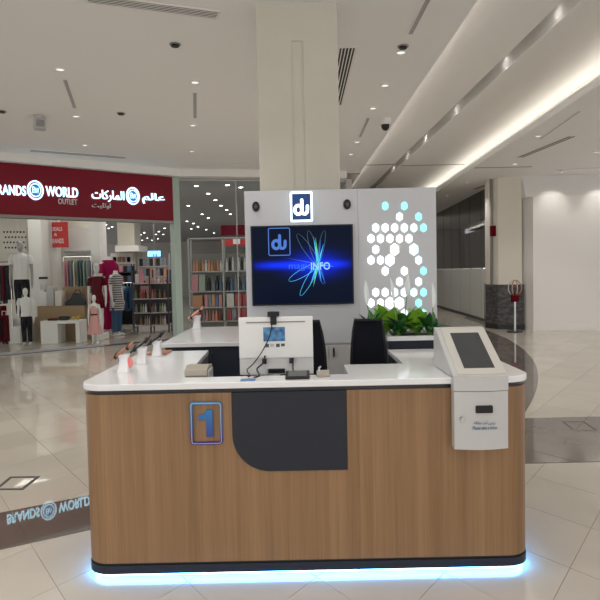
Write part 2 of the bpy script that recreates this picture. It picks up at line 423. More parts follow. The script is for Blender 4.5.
# curved dark band sweeping round the pier
def circ(a, b, c):
    ax, ay, bx, by, cx, cy = *a, *b, *c
    d = 2*(ax*(by-cy)+bx*(cy-ay)+cx*(ay-by))
    ux = ((ax*ax+ay*ay)*(by-cy)+(bx*bx+by*by)*(cy-ay)+(cx*cx+cy*cy)*(ay-by))/d
    uy = ((ax*ax+ay*ay)*(cx-bx)+(bx*bx+by*by)*(ax-cx)+(cx*cx+cy*cy)*(bx-ax))/d
    return ux, uy, math.hypot(ax-ux, ay-uy)
ux, uy, ur = circ((2.644, 6.842), (3.45, 8.546), (4.80, 13.8))
a0 = math.atan2(6.45-uy, 2.45-ux); a1 = math.atan2(15.6-uy, 4.95-ux); NB = 14
def arcq(k, n, g=0.0):
    out = []
    for q in range(n+1): a = a0+(a1-a0)*(k+q/n)/NB + (g if q == 0 else -g if q == n else 0); out.append((ux+ur*math.cos(a), uy+ur*math.sin(a)))
    for q in range(n, -1, -1): a = a0+(a1-a0)*(k+q/n)/NB + (g if q == 0 else -g if q == n else 0); out.append((ux+(ur-1.6)*math.cos(a), uy+(ur-1.6)*math.sin(a)))
    return out
for k in range(NB):
    MB().prism(ccw(arcq(k, 4)), -0.002, 0.0006).build('band_bed', 'grout_dark', floor)
    MB().prism(ccw(arcq(k, 4, 0.00012)), -0.001, 0.003).build('dark_tile', 'tile_dark', floor)
# recessed service covers framed in metal
def cover(pts, m, wdt):
    pts = ccw([(p[0], p[1]) for p in pts]); q = ccw(inset(pts, wdt)); n = 4
    b = MB()
    for i in range(4): b.prism(ccw([pts[i], pts[(i+1)%4], q[(i+1)%4], q[i]]), -0.001, 0.0045)
    b.build('cover_frame', m, floor)
cover([(-2.50, 4.50), (-2.20, 4.50), (-2.20, 4.83), (-2.50, 4.83)][0:4] if False else [G(-6,490), G(23,490), G(40,476.5), G(10,477)], 'grout_dark', 0.025)
cover([G(562,422), G(584,422), G(597,430.5), G(575,431.5)], 'grout_dark', 0.012)

# ================================================================== CEILING
ZA, ZK, ZD = 4.27, 4.42, 4.05
xa = lambda Y: 1.804-0.0117*(Y-5.9)
xs = lambda Y: 3.018-0.0277*(Y-6.25)
xl = lambda Y: 4.05+0.026*(Y-8)
YB, YE = -5.0, 42.0
ceiling = struct(MB().prism([(-16,YB),(xa(YB)-0.35,YB),(xa(YE)-0.35,YE),(-16,YE)], ZA, ZA+0.5).build('ceiling', 'ceiling_paint'), 'grey painted mall ceiling')
def strip(name, fl, fr, z0, z1, m, y0=YB, y1=YE):
    return MB().prism([(fl(y0),y0),(fr(y0),y0),(fr(y1),y1),(fl(y1),y1)], z0, z1).build(name, m, ceiling)
strip('coffer_edge', lambda Y: xa(Y)-0.35, xa, ZA, ZA+0.035, 'ceiling_paint')
strip('edge_light', lambda Y: xa(Y)-0.16, lambda Y: xa(Y)-0.12, ZA+0.037, ZA+0.05, 'edge_led', -4.5, 41.5)
strip('coffer_top', lambda Y: xa(Y)-0.35, lambda Y: xs(Y)-0.21, ZK, ZK+0.3, 'soffit_paint')
strip('coffer_top', xs, lambda Y: xl(Y)+0.32, ZK, ZK+0.3, 'soffit_paint')
strip('slot_top', lambda Y: xs(Y)-0.21, xs, ZK+0.26, ZK+0.3, 'soffit_paint')
strip('lower_soffit', xl, lambda Y: 13, ZD, ZD+0.05, 'soffit_paint')
strip('cove_back', lambda Y: xl(Y)+0.30, lambda Y: xl(Y)+0.36, ZD+0.05, ZK+0.3, 'soffit_paint')
strip('cove_lip', xl, lambda Y: xl(Y)+0.03, ZD+0.05, ZD+0.13, 'soffit_paint')
strip('cove_light', lambda Y: xl(Y)+0.12, lambda Y: xl(Y)+0.20, ZD+0.052, ZD+0.075, 'cove_led', -4.5, 41.5)
# movement joints across the coffer
for yj in (15.6,):
    MB().box(xa(yj), xs(yj)-0.21, yj, yj+0.05, ZK-0.012, ZK+0.01).build('movement_joint', 'joint_metal', ceiling)
    MB().box(xs(yj), xl(yj)+0.2, yj+0.2, yj+0.25, ZK-0.012, ZK+0.01).build('movement_joint', 'joint_metal', ceiling)
    MB().box(xl(yj)-0.01, 5.6, 14.2, 14.24, ZD-0.012, ZD+0.01).build('movement_joint', 'joint_metal', ceiling)
    MB().box(xa(yj)-2.2, xa(yj), yj+0.4, yj+0.44, ZA-0.012, ZA+0.01).build('movement_joint', 'joint_metal', ceiling)

# ================================================================== RIGHT SIDE: hoarding, pier, glazed front
wr = struct(MB().box(6.06, 13, 15.3, 15.45, 0, 3.46).build('wall_right', 'hoarding'), 'plain white hoarding wall washed by spotlights')
MB().prism_x([(15.3,3.46),(15.75,3.46),(15.75,4.05),(15.62,4.05)], 5.88, 13).build('upper_bulkhead', 'hoarding', wr)
MB().prism([(5.90,15.75),(6.06,15.3),(6.06,15.75)], 0, 3.46).build('side_return', 'hoarding', wr)
MB().box(6.04, 13, 15.27, 15.30, 0, 0.13).build('skirting', 'hoarding', wr)
foot = [(5.44,17.3),(5.17,16.3),(5.34,15.85),(5.88,15.60),(5.96,17.3)]
pier = struct(MB().prism(foot, 0, ZD).build('wall_pier', 'cream_wall'), 'cream wall pier with granite base')
f2 = ccw(inset(ccw(foot), -0.035))
MB().prism(f2, 0.14, 1.20).build('granite_base', 'granite', pier)
MB().prism(ccw(inset(ccw(foot), -0.045)), 0, 0.14).build('plinth', 'black_metal', pier)
MB().box(5.215, 5.245, 16.02, 16.16, 1.2, ZD).build('groove', 'joint_metal', pier)
cp = P(493, 231, 16.0)
tag(MB().box(cp.x-0.07, cp.x+0.07, 15.93, 16.06, cp.z-0.14, cp.z+0.14).build('alarm_box', 'dress_wine', bevel=0.01), 'small dark red alarm call point on cream pier', 'alarm')
w1 = struct(MB().prism(ccw([(5.62,17.0),(5.70,17.0),(6.10,27.0),(6.02,27.0)]), 0, 0.10).build('window_1', 'black_metal'), 'glazed shopfront with frosted lower panels beyond the pier')
def lw(Y): return 5.62+0.04*(Y-17.0)
ys = [17.0+1.43*k for k in range(8)]
for k in range(7):
    y0, y1 = ys[k]+0.02, ys[k+1]-0.02
    MB().prism(ccw([(lw(y0),y0),(lw(y0)+0.04,y0),(lw(y1)+0.04,y1),(lw(y1),y1)]), 0.10, 1.63).build('frosted_panel', 'frosted', w1)
    MB().prism(ccw([(lw(y0),y0),(lw(y0)+0.04,y0),(lw(y1)+0.04,y1),(lw(y1),y1)]), 1.66, ZD-0.01).build('glass_pane', 'dark_glass', w1)
    MB().prism(ccw([(lw(y1)+.01,y1),(lw(y1)+0.05,y1),(lw(y1)+0.05,y1+.04),(lw(y1)+.01,y1+.04)]), 0.10, ZD).build('mullion', 'joint_metal', w1)
struct(MB().box(1.5, 13, 42, 42.2, 0, 4.9).build('wall_back', 'shop_wall'), 'far end wall of the mall')

# freestanding post with a wire globe on the floor beside the pier
b0 = P(515, 329.5, 15.0)
t = thing('post_stand', 'slim steel post stand with wire globe top beside the granite pier', 'stand', (b0.x, b0.y, 0.0))
MB().cyl(0,0,0,0.03,0.19,24).build('base', 'black_metal', t)
MB().cyl(0,0,0.03,0.86,0.025,12).build('pole', 'steel', t)
MB().box(-0.09,0.09,-0.05,0.05,0.78,0.98).build('holder', 'dress_wine', t, bevel=0.01)
for k in range(4):
    a = PI*k/4
    MB().tube([(0.17*math.cos(a)*math.cos(q), 0.17*math.sin(a)*math.cos(q), 1.13+0.2*math.sin(q)) for q in [2*PI*i/20 for i in range(21)]], 0.012, 6).build('hoop', 'copper' if k%2 else 'steel', t, smooth=True)

# ================================================================== COLUMN behind the kiosk
cx0, cx1, cy0 = P(255,4,5.9).x+0.005, P(337,4,5.9).x, 5.9
col = struct(MB().box(cx0, cx1, cy0+0.012, cy0+0.75, 0, ZA).build('column', 'column_paint'), 'square cream column rising behind the display wall')
xg0, xg1 = P(291,40,5.9).x, P(303,40,5.9).x; zg = P(291,41,5.9).z
MB().box(cx0, xg0, cy0, cy0+0.012, 0, ZA).build('facing', 'column_paint', col)
MB().box(xg1, cx1, cy0, cy0+0.012, 0, ZA).build('facing', 'column_paint', col)
MB().box(xg0, xg1, cy0, cy0+0.012, zg, ZA).build('facing', 'column_paint', col)

# ================================================================== KIOSK
# ---- front counter body
X0, X1, YF = -1.195, 1.230, 3.12
def plan(x0, x1, y0, y1, r, n=8, back_r=0):
    pts = []
    for cx, cy, a0_ in ((x0+r, y0+r, PI), (x1-r, y0+r, 1.5*PI)):
        pts += [(cx+r*math.cos(a0_+PI/2*i/n), cy+r*math.sin(a0_+PI/2*i/n)) for i in range(n+1)]
    return [(x0, y1)] + pts + [(x1, y1)]
fc = thing('front_counter', 'oak clad counter with charcoal inset and number one sign', 'counter', (0, YF, 0))
def shell(b, x0, x1, y0, y1, r, z0, z1, th=0.03):
    po = plan(x0, x1, y0, y1, r); pi_ = plan(x0+th, x1-th, y0+th, y1, max(r-th, .01)); n = len(po)
    o = len(b.v)
    for pts, z in ((po,z0),(po,z1),(pi_,z1),(pi_,z0)): b.v += [(p[0],p[1],z) for p in pts]
    for i in range(n-1):
        for k in range(4): b.f.append((o+k*n+i, o+k*n+i+1, o+((k+1)%4)*n+i+1, o+((k+1)%4)*n+i))
    return b
# veneer: separate boards of the front, seams between
MB().box(X0+0.05, X1-0.05, 0.04, 0.10, 0.05, 1.0).build('carcass', 'navy', fc)
def board(x0, x1, z0=0.092, z1=1.012):
    MB().box(x0, x1, 0, 0.022, z0, z1).build('veneer_panel', 'oak', fc)
RC = 0.13
def corner(sign):
    cx = X0+RC if sign < 0 else X1-RC; b = MB(); rings = []
    a_ = [(PI + PI/2*i/10) if sign < 0 else (1.5*PI + PI/2*i/10) for i in range(11)]
    po = [(cx+RC*math.cos(q), RC+RC*math.sin(q)) for q in a_]; pi_ = [(cx+(RC-.022)*math.cos(q), RC+(RC-.022)*math.sin(q)) for q in a_]
    if sign < 0: po = [(X0, 1.30)] + po; pi_ = [(X0+.022, 1.30)] + pi_
    else: po = po + [(X1, 1.15)]; pi_ = pi_ + [(X1-.022, 1.15)]
    b.prism(po + pi_[::-1], 0.092, 1.012); b.build('veneer_corner', 'oak', fc, smooth=True)
corner(-1); corner(1)
ix0, ix1, iz0, iz1 = -0.375, 0.236, 0.583, 1.012
seams = [X0+RC, ix0]
board(X0+RC, ix0-0.0015)
board(ix1+0.0015, 0.30); board(0.3006, X1-RC)
# board under the inset, cut round its lower left corner
rr = 0.20
cut = [(ix0+rr+rr*math.cos(PI+PI/2*i/12), iz0+rr+rr*math.sin(PI+PI/2*i/12)) for i in range(13)]
MB().prism_y([(ix0-0.0015, 0.092), (ix1+0.0015, 0.092), (ix1+0.0015, iz0-0.002)] + [(p[0]-0.0015, p[1]-0.002) for p in reversed(cut)], 0, 0.022).build('veneer_panel', 'oak', fc)
MB().prism_y(cut + [(ix1-0.001, iz0), (ix1-0.001, iz1), (ix0+0.001, iz1)], -0.006, 0.022).build('inset_panel', 'charcoal_panel', fc)
shell(MB(), X0+0.012, X1-0.012, 0.012, 1.15, RC-0.012, 1.010, 1.036).build('reveal', 'black_metal', fc, smooth=True)
shell(MB(), X0+0.006, X1-0.006, 0.006, 1.15, RC-0.006, 0.078, 0.094).build('shadow_gap', 'black_metal', fc, smooth=True)
shell(MB(), X0-0.002, X1+0.002, -0.004, 1.15, RC, 0.034, 0.080).build('plinth', 'charcoal_panel', fc, smooth=True)
shell(MB(), X0+0.014, X1-0.014, 0.014, 1.15, RC-0.014, 0.016, 0.034, 0.02).build('led_strip', 'led_blue', fc, smooth=True)
shell(MB(), X0+0.10, X1-0.10, 0.11, 1.15, RC-0.06, 0.0, 0.034, 0.02).build('kick_board', 'navy', fc, smooth=True)
# number sign on the oak
nx0, nx1, nz0, nz1 = -0.598, -0.428, 0.737, 0.966
ns = link('number_sign', None, fc, ((nx0+nx1)/2, -0.001, (nz0+nz1)/2))
def frame_y(b, x0, x1, z0, z1, r, wd, y0, y1, sx=1):
    a = rrect(x0,x1,z0,z1,r); c = rrect(x0+wd,x1-wd,z0+wd,z1-wd,max(r-wd,.002)); n = len(a); o = len(b.v)
    for pts, y in ((a,y0),(c,y0),(c,y1),(a,y1)): b.v += [(p[0],y,p[1]) for p in pts]
    for i in range(n):
        j = (i+1)%n
        for k in range(4): b.f.append((o+k*n+i,o+k*n+j,o+((k+1)%4)*n+j,o+((k+1)%4)*n+i))
    return b
hw, hh = (nx1-nx0)/2, (nz1-nz0)/2
frame_y(MB(), -hw, hw, -hh, hh, 0.018, 0.013, -0.012, 0.001).build('border', 'number_blue', ns)
frame_y(MB(), -hw+0.005, hw-0.005, -hh+0.005, hh-0.005, 0.014, 0.003, -0.014, -0.012).build('border_line', 'steel', ns)
MB().prism_y([(0.0,-0.072),(0.034,-0.072),(0.034,0.072),(0.004,0.072),(-0.004,0.058),(-0.018,0.048),(-0.040,0.042),(-0.040,0.016),(-0.018,0.018),(0.0,0.026)], -0.012, 0.001).build('numeral', 'number_blue', ns)
# ---- front worktop
zt0, zt1 = 1.036, 1.070
b = MB(); r = 0.15
def arcp(cx, cy, r, a0, n=8): return [(cx+r*math.cos(a0+PI/2*i/n), cy+r*math.sin(a0+PI/2*i/n)) for i in range(n+1)]
yb, ym, yr = 4.44, 3.285, 3.62
outl = arcp(X0+r-.008, 3.10+r, r, PI) + arcp(X1-r+.008, 3.10+r, r, 1.5*PI) + [(X1+.008, 4.27), (0.63, 4.27), (0.63, yr), (0.262, yr), (0.262, ym), (-0.66, ym), (-0.70, yb)] + [(X0-.008+0.0, yb)]
tag(b.prism(outl, zt0, zt1).build('counter_worktop', 'stone_white', bevel=0.006), 'white stone worktop of the front counter with three phone stands', 'worktop')
# inner lining of the counter: navy, with a lower staff desk
lc = bpy.data.objects.new('desk', None); C.objects.link(lc); lc.parent = fc; lc.location = (0, -YF, 0)
MB().box(-0.655, 0.60, 3.30, 3.80, 0.74, 0.77).build('desk_top', 'navy', lc)
MB().box(-1.14, -0.70, 3.30, 4.42, 0.10, 1.036).build('side_cabinet', 'navy', lc)
MB().box(0.64, 1.15, 3.66, 4.26, 0.10, 1.036).build('side_cabinet', 'navy', lc)
MB().box(-0.62, -0.58, 3.32, 3.78, 0.0, 0.74).build('leg_panel', 'navy', lc)
MB().box(0.55, 0.59, 3.32, 3.78, 0.0, 0.74).build('leg_panel', 'navy', lc)
# ---- back cabinet and its worktop
bc = thing('back_cabinet', 'navy back cabinet with black bar handles left of the display wall', 'cabinet', (-0.85, 4.95, 0))
MB().box(-0.30, 0.36, 0.02, 1.44, 0.06, 1.035).build('body', 'navy', bc)
MB().box(-0.28, 0.33, 0.05, 1.40, 0.0, 0.06).build('plinth', 'black_metal', bc)
for x0, x1, hx in ((-0.295, 0.055, 0.02), (0.06, 0.355, 0.095)):
    d = MB().box(x0, x1, 0.0, 0.02, 0.08, 1.02).build('door', 'navy', bc, bevel=0.002)
    MB().tube([(hx,0,0.86),(hx,-0.03,0.86),(hx,-0.03,0.98),(hx,0,0.98)], 0.008, 6).build('handle', 'black_metal', d)
tag(MB().prism([(-1.18,4.92),(-0.47,4.92),(-0.47,5.38),(-0.487,5.38),(-0.487,6.42),(-1.18,6.42)], 1.036, 1.070).build('back_worktop', 'stone_white', bevel=0.004), 'white stone worktop on the back cabinet holding one tilted phone', 'worktop')

# ---- display wall
YW = 5.4
px_, pz_ = lambda a, b: P(a, b, YW).x, lambda a, b: P(a, b, YW).z
dw = thing('display_wall', 'white freestanding display wall with lit hexagons and cupboards below', 'display wall', (0, YW, 0))
wx0, wxm, wx1, wz0, wz1 = -0.487, 0.543, 1.255, 0.985, 2.39
MB().box(wx0, wxm-0.001, 0, 0.22, wz0, wz1).build('wall_panel', 'panel_white', dw)
MB().box(wxm+0.001, wx1, 0, 0.22, wz0, wz1).build('wall_panel', 'panel_white', dw)
MB().box(wx0, wx1, 0.02, 0.22, 0, wz0).build('cupboard_body', 'cabinet_beige', dw)
dx = [wx0+0.003, -0.12, 0.255, 0.63, 1.0, wx1-0.003]
for k in range(5):
    d = MB().box(dx[k]+0.002, dx[k+1]-0.002, 0.0, 0.02, 0.08, wz0-0.012).build('cupboard_door', 'cabinet_beige', dw, bevel=0.002)
    hx = dx[k]+0.045 if k != 1 else dx[k]+0.05
    MB().tube([(hx,0,wz0-0.115),(hx,-0.025,wz0-0.115),(hx,-0.025,wz0-0.045),(hx,0,wz0-0.045)], 0.009, 6).build('handle', 'black_metal', d)
ev, od = [204,258,312,367,422,477], [177,231,285,340,394,449]
HEX = []
def row(y, xs_, s=1.0):
    for it in xs_:
        x, kind = it[0], it[1]; HEX.append((340+x/5.714, y, kind, it[2] if len(it) > 2 else 1.0))
BIG = 1.34
row(206.0, [(258,'c'),(367,'c')]); row(216.8, [(340,'p'),(449,'c')])
row(227.8, [(x,'w') for x in ev[:4]] + [(422,'p'),(477,'c')])
row(238.6, [(x,'w') for x in od[:5]])
row(249.5, [(204,'w'),(312,'w',BIG),(422,'p',BIG)])
row(260.2, [(177,'w'),(231,'w'),(285,'w',BIG),(449,'p')])
row(271.0, [(258,'w'),(367,'w'),(477,'c')])
row(281.7, [(340,'w'),(449,'p')])
row(292.4, [(x,'w') for x in ev[:4]] + [(422,'p'),(477,'c')])
row(303.0, [(177,'w'),(231,'w'),(285,'w',BIG),(340,'w',BIG),(449,'c')])
row(313.5, [(258,'w'),(367,'p'),(477,'c')])
hm = {}
for kind, mm in (('w','hex_white'),('c','hex_cyan'),('p','hex_pale')):
    hm[kind] = MB().prism_y([(0.0285*math.cos(PI/6+PI/3*i)/0.866, 0.0415*math.sin(PI/6+PI/3*i)) for i in range(6)], -0.004, 0.004).mesh('hexagon_light', mm)
for x, y, kind, s in HEX:
    p = P(x, y, YW); o = link('hexagon_light', hm[kind], dw, (p.x, 0, p.z)); o.scale = (s, 1, s)

# ---- television on the display wall
tx0, tx1, tz0, tz1 = -0.434, 0.492, 1.347, 2.070
tc_ = Vector(((tx0+tx1)/2, YW, (tz0+tz1)/2))
tv = thing('television', 'large wall screen showing blue light trails on black', 'television', (tc_.x, YW, P(300,265,YW).z))
oz = P(300,265,YW).z; h0, h1 = tz0-oz, tz1-oz; wv_ = (tx1-tx0)/2
MB().box(-wv_, wv_, -0.040, 0.0, h0, h1).build('body', 'black_plastic', tv, bevel=0.003)
sc_ = MB().box(-wv_+0.012, wv_-0.012, -0.0415, -0.0395, h0+0.014, h1-0.012).build('screen', 'tv_picture', tv)
def scr(px, py): q = P(px, py, YW-0.04); return q.x-tc_.x, q.z-oz
# logo shape, for the lit sign and for its lens ghost on the screen
def du_logo(px0, px1, py0, py1, parent, y0, dep, mrim, mface, mlet, rimw):
    (ax, az), (bx_, bz) = (px0, py0), (px1, py1)
    if mface: MB().prism_y(rrect(ax, bx_, az, bz, 0.018), y0+dep*0.35, y0+dep).build('logo_face', mface, parent)
    frame_y(MB(), ax, bx_, az, bz, 0.018, rimw, y0, y0+dep).build('logo_rim', mrim, parent)
    W, H = bx_-ax, bz-az; X = lambda u: ax+W*u; Z = lambda v: az+H*v
    st_ = 0.135*W
    d = MB(); d.ribbon_y([(X(0.36+0.155*math.cos(2*PI*i/20)), Z(0.40+0.145*math.sin(2*PI*i/20))) for i in range(21)], st_, y0, y0+dep)
    d.ribbon_y([(X(0.52), Z(0.72)), (X(0.52), Z(0.40))], st_, y0-0.0002, y0+dep)
    d.build('letter', mlet, parent)
    u = MB(); u.ribbon_y([(X(0.52), Z(0.45)), (X(0.525), Z(0.34)), (X(0.58), Z(0.265)), (X(0.67), Z(0.26)), (X(0.745), Z(0.31)), (X(0.765), Z(0.40)), (X(0.765), Z(0.52))], st_, y0, y0+dep)
    u.build('letter', mlet, parent)
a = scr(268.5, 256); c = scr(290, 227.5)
du_logo(a[0], c[0], a[1], c[1], sc_, -0.0425, 0.0009, 'tv_logo_ghost', None, 'tv_logo_ghost', 0.008)  # lens ghost of the lit sign, painted as glowing lines
# light trails: thin elliptic loops through one bright point
cxs, czs = scr(318, 264)
def loop(dirx, dirz, wid_, m, tw, rev=0, side=1):
    l = math.hypot(dirx, dirz); ex, ez = dirx/l, dirz/l; nx, nz = -ez, ex
    pts = []; ws = []
    for i in range(25):
        a_ = PI*2*i/24; u = (1-math.cos(a_))/2*l; v = math.sin(a_)*wid_
        pts.append((cxs+ex*u+nx*v, czs+ez*u+nz*v)); ws.append(tw*(0.35+0.65*abs(math.cos(a_/2))))
    MB().ribbon_y(pts, ws, -0.0424, -0.0416).build('light_trail', m, sc_)
def ray_(dirx, dirz, m, tw):
    l = math.hypot(dirx, dirz); pts = [(cxs+dirx*i/8, czs+dirz*i/8) for i in range(9)]
    MB().ribbon_y(pts, [tw*(1-i/8.5)**1.2 for i in range(9)], -0.0426, -0.0416).build('light_ray', m, sc_)
s_ = 1/109.0
loop(-20*s_, 30*s_, 0.035, 'tv_pale', 0.0035); loop(-9*s_, 33*s_, 0.03, 'tv_pale', 0.0035); loop(7*s_, 33*s_, 0.025, 'tv_pale', 0.003)
loop(-29*s_, -16*s_, 0.035, 'tv_cyan', 0.005); loop(-18*s_, -31*s_, 0.03, 'tv_cyan', 0.005); loop(5*s_, -20*s_, 0.02, 'tv_blue', 0.004)
ray_(-2*s_, 26*s_, 'tv_green', 0.030); ray_(-4*s_, 27*s_, 'tv_cyan', 0.022); ray_(6*s_, 20*s_, 'tv_cyan', 0.022); ray_(3*s_, 24*s_, 'tv_blue', 0.03)
ray_(-5*s_, -22*s_, 'tv_green', 0.026); ray_(-8*s_, -20*s_, 'tv_cyan', 0.022); ray_(7*s_, -20*s_, 'tv_blue', 0.022); ray_(3*s_, -18*s_, 'tv_cyan', 0.02); ray_(16*s_, -3*s_, 'tv_cyan', 0.012); ray_(-33*s_, 7*s_, 'tv_pale', 0.006)
a = scr(296, 271); c = scr(311, 262.5); text_mesh('caption_faded', 'magic', scr(289,271)[0], c[0], a[1], c[1], -0.0432, 'tv_text', sc_, 0.0008)
a = scr(311, 270); c = scr(330, 262); text_mesh('caption', 'INFO', a[0], c[0], a[1], c[1], -0.0432, 'tv_text_bright', sc_, 0.0008, bold=0.02)

# ---- lit logo sign above the television
a = P(290.5, 222.5, YW); c = P(312.3, 192, YW)
lg = thing('logo_sign', 'small lit navy logo sign with white border above the television', 'sign', ((a.x+c.x)/2, YW, (a.z+c.z)/2))
MB().prism_y(rrect(-(c.x-a.x)/2+.006, (c.x-a.x)/2-.006, -(c.z-a.z)/2+.006, (c.z-a.z)/2-.006, 0.016), -0.03, 0).build('box', 'panel_white', lg)
du_logo(-(c.x-a.x)/2, (c.x-a.x)/2, -(c.z-a.z)/2, (c.z-a.z)/2, lg, -0.046, 0.016, 'logo_white', 'logo_navy', 'logo_white', 0.018)

# ---- two black oval lamps/sensors on the wall
for px0, py0, side in ((256, 206.8, 'left'), (347, 204.5, 'right')):
    p = P(px0, py0, YW)
    t = thing('wall_sensor', 'small black oval sensor on white wall to the %s of lit logo' % side, 'sensor', (p.x, YW, p.z), group='oval wall sensors')
    MB().prism_y([(0.034*math.cos(2*PI*i/20), 0.046*math.sin(2*PI*i/20)) for i in range(20)], -0.022, 0).build('housing', 'black_plastic', t, bevel=0.006, smooth=True)
    MB().prism_y([(0.018*math.cos(2*PI*i/16), 0.022*math.sin(2*PI*i/16)) for i in range(16)], -0.040, -0.020).build('lens', 'screen_dark', t, bevel=0.005, smooth=True)

# ---- planter behind the right wing
pl = thing('planter_box', 'navy planter box with white rim in front of the hexagons', 'planter', (0.92, 4.62, 0))
MB().box(-0.26, 0.24, -0.20, 0.22, 0, 1.115).build('box', 'navy', pl)
b = MB()
b.box(-0.27,0.25,-0.215,-0.17,1.115,1.148); b.box(-0.27,0.25,0.19,0.235,1.115,1.148); b.box(-0.27,-0.225,-0.17,0.19,1.115,1.148); b.box(0.205,0.25,-0.17,0.19,1.115,1.148)
b.build('rim', 'stone_white', pl)
MB().box(-0.225,0.205,-0.17,0.19,1.10,1.130).build('soil', 'soil', pl)
def leaf_mesh(name, m, L, W, droop, fold=0.25):
    b = MB(); N = 8; vs = []; fs = []
    for i in range(N+1):
        t_ = i/N; y = L*t_*(1-0.18*droop*t_); z = L*(0.55*t_ - droop*t_*t_)*0.6
        ww = W*math.sin(PI*min(1, t_**0.75))**0.8 if 0 < t_ < 1 else 0.002
        for q in (-1, -0.5, 0, 0.5, 1): vs.append((ww*q, y, z + fold*ww*abs(q)))
    for i in range(N):
        for k in range(4): fs.append((i*5+k, i*5+k+1, (i+1)*5+k+1, (i+1)*5+k))
    b.add(vs, fs); me = b.mesh(name, m, smooth=True)
    return me
LV = {'d': [leaf_mesh('leaf','leaf_dark',0.24,0.034,0.5), leaf_mesh('leaf','leaf_dark',0.20,0.040,0.8)],
      'm': [leaf_mesh('leaf','leaf_mid',0.24,0.036,0.45), leaf_mesh('leaf','leaf_mid',0.19,0.040,0.7)],
      'l': [leaf_mesh('leaf','leaf_lime',0.23,0.055,0.45), leaf_mesh('leaf','leaf_lime',0.19,0.052,0.55)]}
SP = leaf_mesh('flower','spathe',0.19,0.020,0.1,0.5)
def plant(px, Y, pal, label, flowers, seed, n, sc):
    rg = random.Random(seed); x = P(px, 330, Y).x
    t = thing('leafy_plant', label, 'plant', (x, Y, 1.130), group='plants in the planter box')
    MB().cyl(0,0,0,0.05,0.02,8).build('crown', 'stem', t)
    for k in range(n):
        c = rg.choice(pal); me = rg.choice(LV[c])
        o = link('leaf', me, t, (rg.uniform(-.02,.02), rg.uniform(-.02,.02), 0.012+rg.uniform(0,.03)))
        o.rotation_euler = (rg.uniform(0.25, 1.15), rg.uniform(-.25,.25), k*2.4 + rg.uniform(-.3,.3)); s = rg.uniform(0.8, 1.2)*sc; o.scale = (s, s, s)
    for fx, fh in flowers:
        MB().tube([(0,0,0),(fx*0.5,0.01,fh*0.6),(fx,0.02,fh)], 0.004, 6).build('flower_stem', 'stem', t)
        o = link('flower', SP, t, (fx, 0.02, fh)); o.rotation_euler = (1.2, fx*2, rg.uniform(-.6,.6)+0.4)
plant(372, 4.53, 'dmd', 'dark leafy plant at the planter end by the office chair', [(-0.03, 0.25)], 1, 16, 0.85)
plant(385, 4.70, 'lll', 'lime green leafy plant behind the chair end of planter', [], 2, 18, 1.0)
plant(398, 4.53, 'ddm', 'dark leafy plant in the middle of the planter box', [(-0.03, 0.27)], 3, 16, 0.85)
plant(404, 4.74, 'mdm', 'mid green leafy plant behind the planter middle', [(0.03, 0.30)], 6, 16, 1.0)
plant(417, 4.68, 'llm', 'lime green leafy plant nearest the ticket machine side', [], 4, 20, 1.05)
plant(430, 4.54, 'dmd', 'dark leafy plant at the planter end behind ticket machine', [(0.03, 0.22)], 5, 16, 0.9)

# ---- ticket machine
TX0, TX1 = 0.792, 1.078
tk = thing('ticket_machine', 'white queue ticket machine with sloping dark screen on the counter', 'ticket machine', (0, 3.06, 0))
yb_, zb, zf = 0.45, 1.300, 1.085
MB().prism_x([(0.0,1.0715),(yb_,1.0715),(yb_,zb),(yb_-0.05,zb),(0.0,zf)], TX0, TX1).build('head', 'machine_side', tk, bevel=0.006)
def slope(u, v, off):      # u across, v up the slope 0..1
    y0_, z0_, y1_, z1_ = 0.0, zf, yb_-0.05, zb
    l = math.hypot(y1_-y0_, z1_-z0_); ny, nz = -(z1_-z0_)/l, (y1_-y0_)/l
    return (TX0+(TX1-TX0)*u, y0_+(y1_-y0_)*v+ny*off, z0_+(z1_-z0_)*v+nz*off)
def slab_on_slope(u0,u1,v0,v1,o0,o1):
    vs = [slope(u0,v0,o0),slope(u1,v0,o0),slope(u1,v1,o0),slope(u0,v1,o0),slope(u0,v0,o1),slope(u1,v0,o1),slope(u1,v1,o1),slope(u0,v1,o1)]
    return MB().add(vs, [(3,2,1,0),(4,5,6,7),(0,1,5,4),(1,2,6,5),(2,3,7,6),(3,0,4,7)])
slab_on_slope(0.09, 0.97, 0.02, 0.985, -0.004, 0.005).build('fascia', 'machine_white', tk, bevel=0.002)
slab_on_slope(0.25, 0.82, 0.13, 0.86, 0.003, 0.0065).build('screen', 'screen_dark', tk)
fx = lambda n: [(TX0 + (TX1-TX0)*i/n, -0.024*math.sin(PI*i/n)*0.9-0.006) for i in range(n+1)]
pts = fx(10); 
MB().prism(pts + [(TX1, 0.05), (TX0, 0.05)], 1.008, zf).build('chin', 'machine_side', tk, smooth=True)
MB().prism([(p[0]*0.985+0.014, p[1]) for p in fx(10)] + [(TX1-0.002, 0.05), (TX0+0.002, 0.05)], 0.700, 1.005).build('door', 'machine_side', tk, smooth=True)
MB().prism_y(rrect(0.900, 0.988, 0.895, 0.934, 0.006), -0.034, 0.0).build('ticket_slot', 'black_plastic', tk)
MB().prism_y([(0.832+0.010*math.cos(2*PI*i/14), 0.862+0.012*math.sin(2*PI*i/14)) for i in range(14)], -0.028, 0).build('lock', 'steel', tk)
text_mesh('caption', 'Please take a ticket', 0.883, 1.012, 0.808, 0.827, -0.0315, 'print_blue', tk, 0.001, bold=0.0)
text_mesh('caption', arabic('يرجى أخذ بطاقة'), 0.890, 1.000, 0.832, 0.856, -0.0315, 'print_blue', tk, 0.001)

